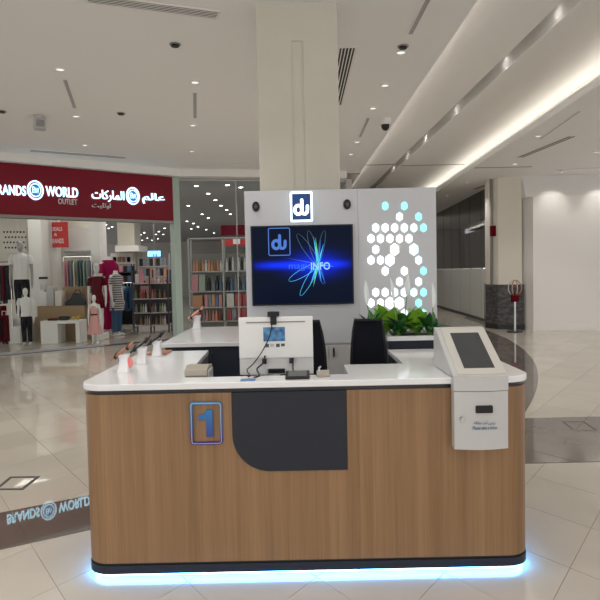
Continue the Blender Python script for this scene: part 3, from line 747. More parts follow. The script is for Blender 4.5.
# ---- monitor with its back to the viewer
mo = thing('monitor', 'white computer monitor seen from behind with blue sticker', 'monitor', (-0.149, 3.52, 0.77))
mx, mz0, mz1 = 0.222, 0.262, 0.610
MB().box(-mx, mx, 0.0, 0.045, mz0+0.10, mz1).build('back_shell', 'monitor_white', mo, bevel=0.006)
MB().box(-mx, mx, 0.012, 0.045, mz0, mz0+0.10).build('lower_shell', 'monitor_white', mo, bevel=0.004)
MB().box(-mx+0.045, mx-0.045, -0.003, 0.002, mz1-0.034, mz1-0.026).build('vent_slot', 'joint_metal', mo)
MB().box(-0.075, 0.055, -0.002, 0.002, mz1-0.145, mz1-0.060).build('sticker', 'sticker_blue', mo)
for k, x in enumerate((-0.065, -0.035, 0.0, 0.03)):
    MB().box(x, x+0.022, -0.002, 0.002, mz1-0.180+0.004*(k%2), mz1-0.160).build('label', 'print_grey' if k != 1 else 'machine_side', mo)
MB().box(-0.05, 0.05, -0.01, 0.012, mz0+0.012, mz0+0.036).build('port_bay', 'black_plastic', mo)
MB().box(-0.035, -0.005, -0.03, 0.02, 0.0, mz0+0.04).build('stand_neck', 'monitor_white', mo) if False else MB().box(-0.02, 0.02, 0.0, 0.03, 0.02, mz0+0.03).build('stand_neck', 'monitor_white', mo)
MB().box(-0.11, 0.11, -0.07, 0.12, 0.0, 0.02).build('stand_base', 'monitor_white', mo, bevel=0.004)
MB().box(-mx+0.012, mx-0.012, 0.044, 0.047, mz0+0.03, mz1-0.012).build('screen', 'screen_black', mo)
for x in (-0.072, 0.090):
    MB().box(x-0.013, x+0.013, -0.02, 0.0125, mz0+0.070, mz0+0.098).build('plug', 'black_plastic' if x < 0 else 'navy', mo)
wc = thing('webcam', 'black webcam clipped over the top of the monitor', 'webcam', (-0.149-0.012, 3.52, 0.77+mz1))
MB().box(-0.035, 0.035, -0.018, 0.045, 0.005, 0.032).build('body', 'black_plastic', wc, bevel=0.004)
MB().box(-0.018, 0.018, -0.016, -0.004, -0.045, 0.006).build('clip', 'black_plastic', wc, bevel=0.003)
def cable(pts, label, r=0.0032):
    v = [Vector(p) for p in pts]; out = []
    for k in range(len(v)-1):
        p0, p1, p2, p3 = v[max(k-1,0)], v[k], v[k+1], v[min(k+2,len(v)-1)]
        for i in range(5):
            q = i/5; out.append(0.5*((2*p1)+(p2-p0)*q+(2*p0-5*p1+4*p2-p3)*q*q+(3*p1-p0-3*p2+p3)*q**3))
    out.append(v[-1]); tag(MB().tube(out, r, 6).build('cable', 'black_plastic', smooth=True), label, 'cable', 'monitor cables')
def mp_(px, py, Y): q = P(px, py, Y); return (q.x, q.y, q.z)
cable([mp_(272,321,3.495), mp_(270,335,3.49), mp_(263,350,3.48), mp_(254,363,3.45), mp_(247,370,3.38), (-0.289,3.285,1.0735), (-0.296,3.24,1.0735)], 'thin black cable hanging from the webcam down the monitor back')
cable([mp_(265,356,3.505), mp_(263,363,3.45), mp_(257,369,3.38), (-0.235,3.27,1.0745), (-0.262,3.22,1.0735)], 'thick black cable from the left monitor socket to the worktop', 0.005)
cable([mp_(293,358,3.505), mp_(293,365,3.45), mp_(293,369.5,3.36), (-0.035,3.265,1.078)], 'short black cable from the right monitor socket to the pad', 0.0045)
# things lying on the worktop edge
sp_ = G(249.5, 377, 1.07)
tag(MB().box(-0.040,0.040,-0.030,0.038,0,0.0015).build('card', 'sticker_violet', loc=(sp_.x, 3.155, 1.0705)), 'small blue violet card on the white worktop edge', 'card')
pd = thing('signature_pad', 'black signature pad lying on the worktop before the monitor', 'tablet', (-0.022, 3.20, 1.0705))
MB().prism_x([(-0.06,0),(0.06,0),(0.06,0.030),(-0.06,0.010)], -0.066, 0.066).build('body', 'black_plastic', pd, bevel=0.004)
MB().add([(-0.05,-0.045,0.0135),(0.05,-0.045,0.0135),(0.05,0.045,0.0285),(-0.05,0.045,0.0285),(-0.05,-0.045,0.0155),(0.05,-0.045,0.0155),(0.05,0.045,0.0305),(-0.05,0.045,0.0305)], [(3,2,1,0),(4,5,6,7),(0,1,5,4),(1,2,6,5),(2,3,7,6),(3,0,4,7)]).build('screen', 'screen_dark', pd)
sc2 = thing('card_scanner', 'small grey handheld scanner next to the signature pad', 'scanner', (0.118, 3.225, 1.0705))
MB().prism_x([(-0.035,0),(0.04,0),(0.045,0.022),(0.01,0.034),(-0.035,0.016)], -0.034, 0.034).build('body', 'printer_beige', sc2, bevel=0.005)
MB().tube([(-0.02,0.0,0.02),(-0.022,0.005,0.045),(-0.012,0.02,0.050)], 0.006, 6).build('hook', 'steel', sc2, smooth=True)
cable([(0.088,3.23,1.078), (0.065,3.255,1.078), (0.046,3.250,1.0775)], 'short dark cable joining the grey scanner to the pad', 0.003)
pr = thing('receipt_printer', 'beige receipt printer standing behind the counter edge', 'printer', (-0.605, 3.44, 0.77))
MB().prism_x([(-0.10,0.0),(0.10,0.0),(0.10,0.335),(-0.02,0.348),(-0.085,0.330),(-0.10,0.300)], -0.066, 0.066).build('body', 'printer_beige', pr, bevel=0.006)
MB().box(-0.060, 0.060, -0.103, -0.098, 0.288, 0.293).build('paper_slot', 'dark_gap', pr)
MB().box(0.067, 0.074, -0.08, 0.08, 0.05, 0.32).build('side_panel', 'machine_side', pr)

# ---- phones on white stands
def phone_stand(x, y, mphone, label, s=1.0, z=1.0705, tilt=0.55, rz=0.0, tagm=None, mscr='screen_black'):
    t = thing('phone_on_stand', label, 'phone display', (x, y, z), rz, 'phones on white security stands')
    MB().loft([[(s*q[0]*a_, s*q[1]*a_+dy*s, s*h) for q in rrect(-0.034,0.034,-0.034,0.034,0.012,3)] for h,a_,dy in ((0,1,0),(0.008,1,0),(0.03,0.85,0.006),(0.07,0.72,0.012),(0.108,0.95,0.010))]).build('stand', 'stand_white', t, smooth=True)
    ca, sa = math.cos(tilt), math.sin(tilt); cb, sb = math.cos(0.22), math.sin(0.22)
    def pose(p):
        y_, z_ = p[1]*cb - p[2]*sb, p[1]*sb + p[2]*cb
        return (s*(p[0]*ca - z_*sa), s*y_, s*(p[0]*sa + z_*ca + 0.118))
    def sl(name, L, W, T, off, m, bv=0.004):
        b = MB(); b.box(-L/2,L/2,-W/2,W/2,off,off+T)
        # long axis runs away to the upper right as in the shop display
        b.v = [pose(p) for p in b.v]
        return b.build(name, m, t, bevel=bv*0.4)
    sl('phone', 0.155, 0.075, 0.009, 0.006, mphone)
    sl('screen', 0.147, 0.068, 0.001, 0.0150, mscr, 0.0)
    for k in (-0.045, 0.045):
        b = MB(); b.box(k-0.006,k+0.006,-0.044,0.044,0.0,0.020); b.v = [pose(p) for p in b.v]
        b.build('clamp', 'black_plastic', t)
    if tagm: MB().prism_y([(0.036*s+0.020*s*math.cos(2*PI*i/12), s*0.055+0.034*s*math.sin(2*PI*i/12)) for i in range(12)], -0.004, 0.0).build('price_tag', tagm, t)
    return t
q = G(124, 372, 1.07); phone_stand(q.x, q.y, 'copper', 'copper phone on the white stand nearest the counter front', 1.0, tilt=0.62, tagm='pink_tag', mscr='copper')
q = G(142, 363.5, 1.07); phone_stand(q.x, q.y, 'black_plastic', 'black phone on the middle white stand of the counter row', 1.0, tilt=0.62)
q = G(157, 356, 1.07); phone_stand(q.x, q.y, 'black_plastic', 'black phone on the farthest white stand of the counter row', 1.0, tilt=0.62)
tl = G(166, 347.5, 1.07)
tag(MB().box(-0.07,0.07,-0.10,0.10,0,0.012).build('leaflet_tray', 'copper', loc=(-1.04, 4.32, 1.0705)), 'flat brown tray behind the row of phones', 'tray')
q = G(197, 328.5, 1.07); phone_stand(q.x, q.y, 'copper', 'rose phone alone on a stand on the back worktop', 1.3, tilt=0.62, mscr='dress_pink')

# ---- office chairs
def office_chair(x, y, rz, label, bh, bw, lean):
    t = thing('office_chair', label, 'chair', (x, y, 0), rz, 'office chairs behind the counter')
    MB().prism_x([(-0.20,0.44),(0.20,0.44),(0.22,0.47),(0.20,0.51),(-0.18,0.50),(-0.22,0.47)], -bw*0.5, bw*0.5).build('seat', 'mesh_black', t, bevel=0.015)
    rings = []
    for i in range(9):
        u = i/8; z = 0.58+u*bh; yy = 0.21+lean*u*u+0.03*math.sin(PI*u); ww = bw*0.5*(0.92+0.12*math.sin(PI*u)-0.12*u**4)
        rings.append([(-ww,yy-0.02,z),(-ww*0.5,yy+0.012,z),(0,yy+0.02,z),(ww*0.5,yy+0.012,z),(ww,yy-0.02,z),(ww,yy-0.008,z),(ww*0.5,yy+0.024,z),(0,yy+0.032,z),(-ww*0.5,yy+0.024,z),(-ww,yy-0.008,z)])
    MB().loft(rings).build('backrest', 'mesh_black', t, smooth=True)
    edge = [(-bw*0.5*(0.92+0.12*math.sin(PI*u)-0.12*u**4), 0.20+lean*u*u+0.03*math.sin(PI*u), 0.58+u*bh) for u in [i/8 for i in range(9)]]
    loop_ = edge + [(-p[0], p[1], p[2]) for p in reversed(edge)]
    MB().tube(loop_ + [loop_[0]], 0.011, 6).build('back_frame', 'black_plastic', t, smooth=True)
    MB().tube([(0,0.0,0.44),(0,0.2,0.46),(0,0.245,0.62)], 0.02, 8).build('back_bar', 'black_plastic', t, smooth=True)
    MB().cyl(0,0,0.10,0.44,0.025,10).build('gas_lift', 'black_metal', t)
    for k in range(5):
        a_ = 2*PI*k/5+0.3; MB().tube([(0,0,0.11),(0.2*math.cos(a_),0.2*math.sin(a_),0.075)], [0.022,0.014], 6).build('leg', 'black_plastic', t)
        MB().tube([(0.2*math.cos(a_)-0.02*math.sin(a_),0.2*math.sin(a_)+0.02*math.cos(a_),0.03),(0.2*math.cos(a_)+0.02*math.sin(a_),0.2*math.sin(a_)-0.02*math.cos(a_),0.03)], 0.03, 10).build('caster', 'black_plastic', t)
    for sx_ in (-1, 1):
        MB().tube([(sx_*bw*0.52,0.05,0.46),(sx_*bw*0.56,0.05,0.68),(sx_*bw*0.56,-0.14,0.68)], 0.013, 6).build('armrest', 'black_plastic', t, smooth=True)
    return t
office_chair(-0.005, 4.10, 0.0, 'black office chair standing right behind the monitor', 0.70, 0.36, 0.06)
office_chair(0.465, 4.12, -0.15, 'black mesh office chair beside the planter box', 0.70, 0.25, 0.05)

# ================================================================== SHOPS ON THE LEFT
FA = Vector((-6.3, 12.6, 0)); FB = Vector((-3.16, 15.0, 0)); FE = (FB-FA).normalized(); FRZ = math.atan2(FE.y, FE.x); FN = Vector((-FE.y, FE.x, 0))
def F(s, d=0.0, z=0.0): q = FA + FE*s + FN*d; return Vector((q.x, q.y, z))
def Fpx(px, py, d=0.0):
    r_ = _ray(px, py); o = Vector((0, 0, HC)); q0 = F(0, d)
    t_ = (q0-o).dot(FN)/r_.dot(FN); q = o + r_*t_
    return (q-FA).dot(FE), q.z
SB = (FB-FA).length
ZS = 4.07
fs = thing('shop_sign', 'long dark red shop sign with lit white English and Arabic lettering', 'sign', (FA.x, FA.y, 0), FRZ)
MB().box(-2.2, SB-0.05, -0.12, 0.10, 2.99, 4.08).build('panel', 'red_sign', fs)
MB().box(-2.2, SB-0.05, -0.14, 0.12, 2.93, 2.99).build('bottom_trim', 'joint_metal', fs)
def fword(name, s_, px0, px1, py0, py1, m, bold=0.0):
    (a0_, z1_) = Fpx(px0, py0, -0.13); (a1_, z0_) = Fpx(px1, py1, -0.13)
    # keep the baseline level although the picture is rolled
    zz = (Fpx(px0, (py0+py1)/2, -0.13)[1] + Fpx(px1, (py0+py1)/2, -0.13)[1])/2
    hgt = abs(Fpx((px0+px1)/2, py0, -0.13)[1]-Fpx((px0+px1)/2, py1, -0.13)[1])
    return text_mesh(name, s_, a0_, a1_, zz-hgt/2, zz+hgt/2, -0.14, m, fs, 0.04, bold)
fword('word', 'BRANDS', -8, 26, 185, 195, 'letter_white', 0.012)
fword('word', 'WORLD', 45.5, 78, 187, 197, 'letter_white', 0.012)
fword('word', 'OUTLET', 58, 77, 199, 204.5, 'letter_grey', 0.0)
fword('word', arabic('الماركات'), 91.5, 124.3, 190.5, 202, 'letter_white', 0.008)
fword('word', arabic('عالم'), 142, 164.5, 193.5, 204, 'letter_white', 0.015)
fword('word', arabic('اوتليت'), 91.8, 110.5, 203, 209, 'letter_grey')
for px0, py0, hr in ((35.3, 190.2, 9.8), (132.8, 196.0, 8.8)):
    s0_, z0_ = Fpx(px0, py0, -0.13); R_ = abs(Fpx(px0, py0-hr, -0.13)[1]-z0_); sxx = 0.80
    em = link('emblem', None, fs, (s0_, -0.12, z0_))
    MB().ring_y(0, 0, R_*0.84, R_, -0.03, 0, 32, sxx).build('outer_ring', 'ring_white', em)
    MB().ring_y(0, 0, R_*0.60, R_*0.70, -0.03, 0, 32, sxx).build('inner_ring', 'letter_white', em)
    MB().prism_y([(R_*0.62*sxx*math.cos(2*PI*i/28), R_*0.62*math.sin(2*PI*i/28)) for i in range(28)], -0.02, 0).build('disc', 'letter_blue', em)
    text_mesh('monogram', 'B', -R_*0.38*sxx, R_*0.02, -R_*0.28, R_*0.34, -0.03, 'letter_white', em, 0.01, 0.0)
    text_mesh('monogram', 'W', -R_*0.05, R_*0.42*sxx, -R_*0.34, R_*0.24, -0.03, 'letter_white', em, 0.01, 0.0)
# white bulkhead edge over the shopfronts
W2A, W2B = Vector((-3.05, 15.10, 0)), Vector((1.3, 15.95, 0))
fas = [F(-3.0,-0.30), F(SB-0.1,-0.30), Vector((-2.9,14.78,0)), Vector((1.3,15.6,0)), Vector((1.3,16.3,0)), Vector((-3.3,15.6,0)), F(SB-0.2,0.4), F(-3.0,0.4)]
b = MB()
for a_, c_ in (((fas[0],fas[1],fas[6],fas[7]), 0), ((fas[1],fas[2],fas[5],fas[6]), 0), ((fas[2],fas[3],fas[4],fas[5]), 0)):
    b.prism(ccw([(q.x,q.y) for q in a_]), 4.09, ZA)
struct(b.build('trim_1', 'white_paint'), 'white bulkhead edge above the shopfronts')
# pale green glass edged pilaster between the shops
pp = [F(SB-0.04,-0.10), F(SB+0.16,-0.06), F(SB+0.16,0.12), F(SB-0.04,0.12)]
struct(MB().prism(ccw([(q.x,q.y) for q in pp]), 0, 4.09).build('trim_2', 'green_post'), 'pale green pilaster between the two shopfronts')
# shop floor, threshold, ceiling and walls
sf = [F(-4,0.05), F(SB,0.05), W2A, W2B, Vector((1.3,44,0)), Vector((-19,44,0)), Vector((-19, F(-4).y,0))]
def poly(b, pts, z0, z1): return b.prism([(q.x,q.y) for q in pts], z0, z1)
q1 = [F(-4,0.05), F(SB,0.05), F(SB,4.0), F(-4,4.0)]
struct(MB().prism(ccw([(-19,20),(1.3,20),(1.3,44),(-19,44)]), -0.002, 0.002).build('floor', 'tile_cream'), 'cream floor deep inside the shops')
th = struct(MB().prism(ccw([(q.x,q.y) for q in (F(-4,-0.10),F(SB,-0.10),F(SB,0.20),F(-4,0.20))]), 0, 0.006).build('trim_3', 'granite'), 'dark stone threshold strip in front of the clothes shop')
b = MB()
for seg in ((F(-6,0.12),F(SB,0.12),Vector((FB.x,44,0)),Vector((-19,44,0))), (F(SB,0.12),Vector((1.3,16.0,0)),Vector((1.3,44,0)),Vector((FB.x,44,0)))):
    b.prism(ccw([(q.x,q.y) for q in seg]), ZS, ZS+0.02)
struct(b.build('ceiling', 'shop_ceiling'), 'grey ceiling inside the shops dotted with lamps')
struct(MB().box(-19, 1.3, 44, 44.2, 0, 4.1).build('wall_back', 'shop_wall'), 'far back wall of the shops')
struct(MB().box(1.3, 1.45, 15.9, 44, 0, 4.1).build('wall_side', 'shop_wall'), 'side wall of the second shop')
# glass: window of the clothes shop and of the cosmetics shop
def glass_wall(name, label, a, c, n, z0, z1, mull=True, rail=None):
    o = thing(name, label, 'window', (a.x, a.y, 0), math.atan2(c.y-a.y, c.x-a.x)); del o['category']; struct(o)
    L = (c-a).length
    for k in range(n):
        MB().box(L*k/n+0.012, L*(k+1)/n-0.012, 0.0, 0.012, z0, z1).build('pane', 'shop_glass', o)
    for k in range(n+1):
        if mull: MB().box(L*k/n-0.012, L*k/n+0.012, -0.006, 0.018, z0, z1).build('mullion', 'shelf_steel', o)
    if rail: MB().box(0, L, -0.01, 0.02, rail, rail+0.03).build('rail', 'shelf_steel', o)
    MB().box(0, L, -0.02, 0.04, 0, z0).build('base_rail', 'shelf_steel', o); MB().box(0, L, -0.02, 0.04, z1, z1+0.04).build('head_rail', 'shelf_steel', o)
    return o
sL = Fpx(-25, 300)[0]; sR = Fpx(103, 300)[0]
glass_wall('window_2', 'glass shop window in front of the clothes mannequins', F(sL, 0.05), F(sR, 0.05), 3, 0.05, 2.93, False)
glass_wall('window_3', 'tall glass shopfront of the cosmetics shop left of the display wall', W2A, W2B, 3, 0.06, 4.03, True)

# partition in the clothes shop with cream returns
YP = 18.2
pw = struct(MB().box(P(-60,300,YP).x, P(104,300,YP).x, YP, YP+0.15, 0, ZS).build('wall_shop', 'cream_wall'), 'cream partition wall behind the clothes rack')
def pbox(b, px0, px1, py0, py1, Y, th_, floor_=False):
    a_ = P(px0, (py0+py1)/2, Y); c_ = P(px1, (py0+py1)/2, Y); m_ = (px0+px1)/2
    z1_ = P(m_, py0, Y).z; z0_ = 0.003 if floor_ else P(m_, py1, Y).z
    return b.box(a_.x, c_.x, Y, Y+th_, z0_, z1_)
pbox(MB(), 30, 43, 215, 345, 16.6, 0.5, True).build('pillar', 'white_paint', pw)
pbox(MB(), 47, 58, 215, 345, 17.4, 0.3, True).build('pillar', 'white_paint', pw)
pbox(MB(), 92, 103.5, 215, 345, 17.2, 0.4, True).build('pillar', 'white_paint', pw)
pbox(MB(), 64, 92, 228, 255, 18.05, 0.15).build('display_niche', 'white_paint', pw)
pbox(MB(), 64, 96, 250.5, 252, 17.7, 0.4).build('niche_shelf', 'shelf_steel', pw)
# dotted board
t = thing('dotted_board', 'cream board with dark dots above the tall mannequin', 'board')
pbox(MB(), 1, 26, 228, 252, 17.6, 0.05).build('board', 'cream_wall', t)
b = MB()
for i in range(7):
    for j in range(4):
        q = P(4+i*3.3+(j%2)*1.6, 232+j*5.2, 17.59); b.prism_y([(q.x+0.022*math.cos(2*PI*k/8), q.z+0.03*math.sin(2*PI*k/8)) for k in range(8)], 17.585, 17.605)
b.build('dots', 'trousers_black', t)['kind'] = 'stuff'
# red poster
t = thing('sale_poster', 'red hanging poster with white sale lettering', 'poster')
pbox(MB(), 52, 68, 222, 247.5, 17.3, 0.03).build('board', 'red_poster', t)
q0, q1_ = P(51.5, 231, 17.29), P(62, 227, 17.29); text_mesh('lettering', 'DEALS', q0.x, q1_.x, q0.z, q1_.z, 17.295, 'shirt_white', t, 0.01, 0.0)
q0, q1_ = P(51, 243.5, 17.29), P(63.5, 238.5, 17.29); text_mesh('lettering', 'BRANDS', q0.x, q1_.x, q0.z, q1_.z, 17.295, 'shirt_white', t, 0.01, 0.0)
q0, q1_ = P(54, 236, 17.29), P(57, 233, 17.29); text_mesh('lettering', '&', q0.x, q1_.x, q0.z, q1_.z, 17.295, 'shirt_white', t, 0.01, 0.0)
pbox(MB(), 56, 57, 213, 222, 17.31, 0.01).build('cord', 'shelf_steel', t)

# ---- mannequins
def mannequin(x, y, z, H, rz, label, outfit, group='shop window mannequins', podium=None):
    t = thing('mannequin', label, 'mannequin', (x, y, z), rz, group); S = lambda v: v*H; q = 0.82
    fem = outfit in ('wine', 'pink', 'magenta', 'striped')
    headless = outfit in ('magenta', 'striped')
    sh = 0.105 if fem else 0.122; sh *= q
    b = MB()
    b.ell([(0,0,S(zz),S(rx*q),S(ry)) for zz,rx,ry in ((.47,.075,.06),(.52,.092,.072),(.61,.070,.052) if fem else (.61,.085,.06),(.70,.088,.066),(.77,.10 if fem else .115,.06),(.815,.085 if fem else .10,.045),(.835,.035,.032),(.87,.028,.030)) + (() if headless else ((.875,.038,.045),(.90,.046,.060),(.94,.050,.066),(.975,.042,.055),(.995,.02,.028),(1.0,.006,.008)))], 14)
    if not headless: b.tube([(0,S(-.06),S(.925)),(0,S(-.082),S(.91)),(0,S(-.06),S(.902))], [S(.004),S(.011),S(.008)], 6)     # nose
    for e_ in (-1, 1):
        b.tube([(e_*S(.045*q),0,S(.5)),(e_*S(.052*q),S(-.005),S(.40)),(e_*S(.055*q),S(-.004),S(.27)),(e_*S(.055*q),S(.012),S(.19)),(e_*S(.055*q),S(.012),S(.045)),(e_*S(.056*q),S(.01),S(.012))], [S(.048),S(.044),S(.030),S(.031),S(.018),S(.022)], 10)
        b.tube([(e_*S(.056*q),S(.022),S(.016)),(e_*S(.060*q),S(-.03),S(.016)),(e_*S(.062*q),S(-.075),S(.012))], [S(.017),S(.020),S(.010)], 8)
        b.tube([(e_*S(sh),0,S(.805)),(e_*S(sh+.018),S(.004),S(.72)),(e_*S(sh+.026),S(.008),S(.63)),(e_*S(sh+.030),S(-.006),S(.54)),(e_*S(sh+.030),S(-.016),S(.475)),(e_*S(sh+.030),S(-.020),S(.43))], [S(.026),S(.025),S(.020),S(.018),S(.013),S(.016)], 8)
        for k, (oy, ln) in enumerate(((-.014,.050),(-.005,.056),(.005,.052),(.013,.042))):
            b.tube([(e_*S(sh+.030),S(-.020+oy),S(.432)),(e_*S(sh+.030),S(-.022+oy),S(.405)),(e_*S(sh+.026),S(-.026+oy),S(.432-ln))], [S(.006),S(.0055),S(.004)], 5)
        b.tube([(e_*S(sh+.028),S(-.036),S(.455)),(e_*S(sh+.026),S(-.046),S(.43)),(e_*S(sh+.022),S(-.048),S(.41))], [S(.008),S(.006),S(.004)], 5)
    b.build('body', 'mannequin_grey' if outfit == 'polo' else 'mannequin_white', t, smooth=True)
    if outfit in ('polo', 'tee'):
        b = MB(); b.ell([(0,0,S(zz),S(rx*q),S(ry)) for zz,rx,ry in ((.50,.108,.085),(.60,.100,.075),(.70,.106,.080),(.77,.128,.075),(.815,.116,.058),(.838,.048,.042))], 14)
        for e_ in (-1, 1): b.tube([(e_*S(sh-.01),0,S(.81)),(e_*S(sh+.012),S(.002),S(.76)),(e_*S(sh+.022),S(.005),S(.70))], [S(.034),S(.038),S(.036)], 10)
        b.build('shirt', 'shirt_white', t, smooth=True)
        if outfit == 'polo': b = MB(); b.ell([(0,0,S(.828),S(.050*q),S(.044)),(0,S(-.003),S(.852),S(.042*q),S(.044))], 12); b.build('collar', 'shirt_white', t, smooth=True)
        b = MB(); b.ell([(0,0,S(zz),S(rx*q),S(ry)) for zz,rx,ry in ((.45,.095,.072),(.50,.102,.080),(.52,.098,.078))], 14)
        for e_ in (-1, 1): b.tube([(e_*S(.048*q),0,S(.49)),(e_*S(.056*q),S(-.004),S(.38)),(e_*S(.058*q),S(.002),S(.25)),(e_*S(.058*q),S(.010),S(.05))], [S(.056),S(.052),S(.042),S(.036)], 10)
        b.build('trousers', 'trousers_black', t, smooth=True)
    else:
        prof = {'wine': ((.36,.118,.09),(.45,.110,.085),(.53,.102,.08),(.61,.080,.060),(.70,.098,.074),(.77,.112,.068),(.812,.092,.052)),
                'pink': ((.20,.175,.14),(.25,.170,.135),(.40,.130,.105),(.52,.100,.08),(.61,.076,.058),(.70,.094,.072),(.78,.086,.060)),
                'magenta': ((.05,.125,.10),(.25,.120,.095),(.45,.112,.088),(.53,.104,.08),(.61,.086,.062),(.70,.104,.076),(.77,.120,.070),(.83,.085,.05)),
                'striped': ((.33,.112,.09),(.45,.110,.085),(.53,.102,.08),(.61,.088,.062),(.70,.100,.075),(.77,.114,.068),(.82,.085,.05))}[outfit]
        b = MB(); n = 22; rings = []
        for k, (zz, rx, ry) in enumerate(prof):
            wob = 0.10 if zz < 0.45 else 0.0
            rings.append([(S(rx*q)*(1+wob*math.cos(7*2*PI*i/n))*math.cos(2*PI*i/n), S(ry)*(1+wob*math.cos(7*2*PI*i/n))*math.sin(2*PI*i/n), S(zz)) for i in range(n)])
        b.loft(rings)
        if outfit in ('wine', 'striped', 'magenta'):
            for e_ in (-1, 1): b.tube([(e_*S(sh-.012),0,S(.80)),(e_*S(sh+.012),S(.002),S(.75)),(e_*S(sh+.020),S(.005),S(.68))], [S(.030),S(.034),S(.034)], 10)
        b.build('dress', 'dress_'+outfit, t, smooth=True)
        if outfit == 'striped':
            b = MB()
            for e_ in (-1, 1): b.tube([(e_*S(.048*q),0,S(.49)),(e_*S(.056*q),S(-.004),S(.38)),(e_*S(.058*q),S(.002),S(.25)),(e_*S(.058*q),S(.010),S(.05))], [S(.052),S(.050),S(.042),S(.036)], 10)
            b.build('jeans', 'denim', t, smooth=True)
        if outfit == 'pink':
            MB().ell([(0,0,S(.585),S(.084*q),S(.066)),(0,0,S(.615),S(.080*q),S(.062))], 14).build('sash', 'dress_wine', t, smooth=True)
    return t
def podium(px0, px1, Y, h, dep, label):
    a_, c_ = P(px0, 340, Y).x, P(px1, 340, Y).x
    return tag(MB().box(a_, c_, Y, Y+dep, 0.003, h).build('podium', 'white_paint', bevel=0.01), label, 'podium', 'white display podiums')
podium(14, 30, 15.05, 0.62, 0.55, 'tall white podium carrying the mannequin in polo shirt')
podium(10, 20.5, 14.72, 0.42, 0.28, 'low white podium beside the child mannequin')
q = P(22.5, 300, 15.32); mannequin(q.x, q.y, 0.62, 1.98, 0.25, 'tall mannequin in white polo shirt and black trousers', 'polo')
q = P(27.5, 345, 14.5); mannequin(q.x, q.y, 0.003, P(27.5, 288, 14.5).z, 0.2, 'child mannequin in white tee shirt and dark trousers', 'tee')
podium(92, 103, 15.1, 0.16, 0.5, 'flat white podium under the wine dress mannequin')
q = P(97.5, 300, 15.35); mannequin(q.x, q.y, 0.16, P(97.5, 263, 15.35).z-0.16, 0.15, 'mannequin in a wine red V neck dress', 'wine')
q = P(95.5, 345, 14.35); mannequin(q.x, q.y, 0.003, P(95.5, 295, 14.35).z, 0.1, 'small girl mannequin in a pale pink flared dress', 'pink')
q = P(110, 300, 17.0); mannequin(q.x, q.y, 0.003, P(110, 245, 17.0).z-0.0, 1.0, 'headless mannequin in a long magenta dress behind the wine dress', 'magenta')
q = P(116.5, 300, 16.3); mannequin(q.x, q.y, 0.003, P(116.5, 261, 16.3).z, 1.25, 'headless mannequin in striped tunic and blue jeans beside the magenta dress', 'striped')

# ---- table, display board and goods in the window
t = thing('display_table', 'low white display table in the shop window', 'table', (P(60.5,340,14.55).x, 14.55, 0.003))
hw_ = (P(80,330,14.55).x-P(41,330,14.55).x)/2; ht = P(60,321,14.55).z
MB().box(-hw_, hw_, 0, 0.5, ht-0.07, ht).build('top', 'white_paint', t); MB().box(-hw_, -hw_+0.42, 0, 0.5, 0, ht-0.07).build('pedestal', 'white_paint', t); MB().box(hw_-0.10, hw_, 0, 0.5, 0, ht-0.07).build('leg', 'white_paint', t)
TZ = ht+0.003
t = thing('display_board', 'tan wooden display counter with gold stars behind the white table', 'counter', (P(62,340,15.2).x, 15.2, 0.003))
hw_ = (P(85,330,15.2).x-P(38,330,15.2).x)/2; hb = P(62,306,15.2).z
MB().box(-hw_, hw_, 0, 0.55, 0, hb).build('body', 'tan_wood', t)
for sx_, sz_ in ((hw_-0.13, 0.62), (hw_-0.10, 0.33)):
    MB().prism_y([(sx_+(0.075 if i%2==0 else 0.03)*0.85*math.cos(PI/2+PI*i/5), sz_+(0.10 if i%2==0 else 0.04)*math.sin(PI/2+PI*i/5)) for i in range(10)], -0.015, 0).build('star', 'gold_star', t)
BZ = hb+0.003
def goods(name, label, cat, px0, px1, Y, z, h, dep, m, group=None, bevel=0.01):
    a_, c_ = P(px0, 310, Y).x, P(px1, 310, Y).x
    return tag(MB().box(-(c_-a_)/2, (c_-a_)/2, 0, dep, 0, h).build(name, m, bevel=bevel, loc=((a_+c_)/2, Y, z)), label, cat, group)
goods('black_pouch', 'small black pouch lying on the white display table', 'bag', 58, 67, 14.65, TZ, 0.10, 0.2, 'black_plastic', None, 0.03)
goods('folded_shirt', 'folded dark red shirt on the white display table', 'shirt', 47, 55, 14.65, TZ, 0.05, 0.2, 'dress_wine', None, 0.01)
for k, px0 in enumerate((72.5, 76.5)):
    q = P(px0, 315, 14.7); tag(MB().cyl(0,0,0,0.10,0.035,12,0.045).build('cup', 'gold_star', loc=(q.x, 14.75, TZ)), ['gold cup on the white table nearer the black pouch','gold cup at the right edge of the white table'][k], 'cup', 'gold cups')
goods('white_carton', 'white carton stacked on the tan counter near pillar', 'box', 40, 47, 15.3, BZ, 0.36, 0.3, 'shirt_white')
goods('pale_carton', 'pale grey carton on the tan counter beside the crate', 'box', 47.5, 54.2, 15.3, BZ, 0.50, 0.3, 'machine_side')
goods('clear_box', 'beige storage box on the tan counter', 'box', 55.2, 61.8, 15.25, BZ, 0.38, 0.3, 'cream_wall')
goods('brown_crate', 'brown crate behind the black bag on tan counter', 'crate', 63, 86, 15.55, BZ, 0.48, 0.18, 'tan_wood')
q = P(76, 305, 15.35); bg = thing('handbag', 'black handbag lying on the tan counter', 'bag', (q.x, 15.35, BZ))
MB().prism_y([(-0.26,0),(0.26,0),(0.25,0.14),(0.14,0.30),(-0.04,0.33),(-0.12,0.16),(-0.26,0.10)], -0.08, 0.08).build('body', 'black_plastic', bg, bevel=0.02)
MB().tube([(-0.02,0,0.31),(0.0,0,0.40),(0.10,0,0.40),(0.14,0,0.29)], 0.012, 6).build('handle', 'black_plastic', bg)
q = P(41.5, 300, 15.4); ir = thing('steam_iron', 'standing garment steamer with white body and black handle', 'steamer', (P(43.5,300,15.9).x, 15.93, 0.003))
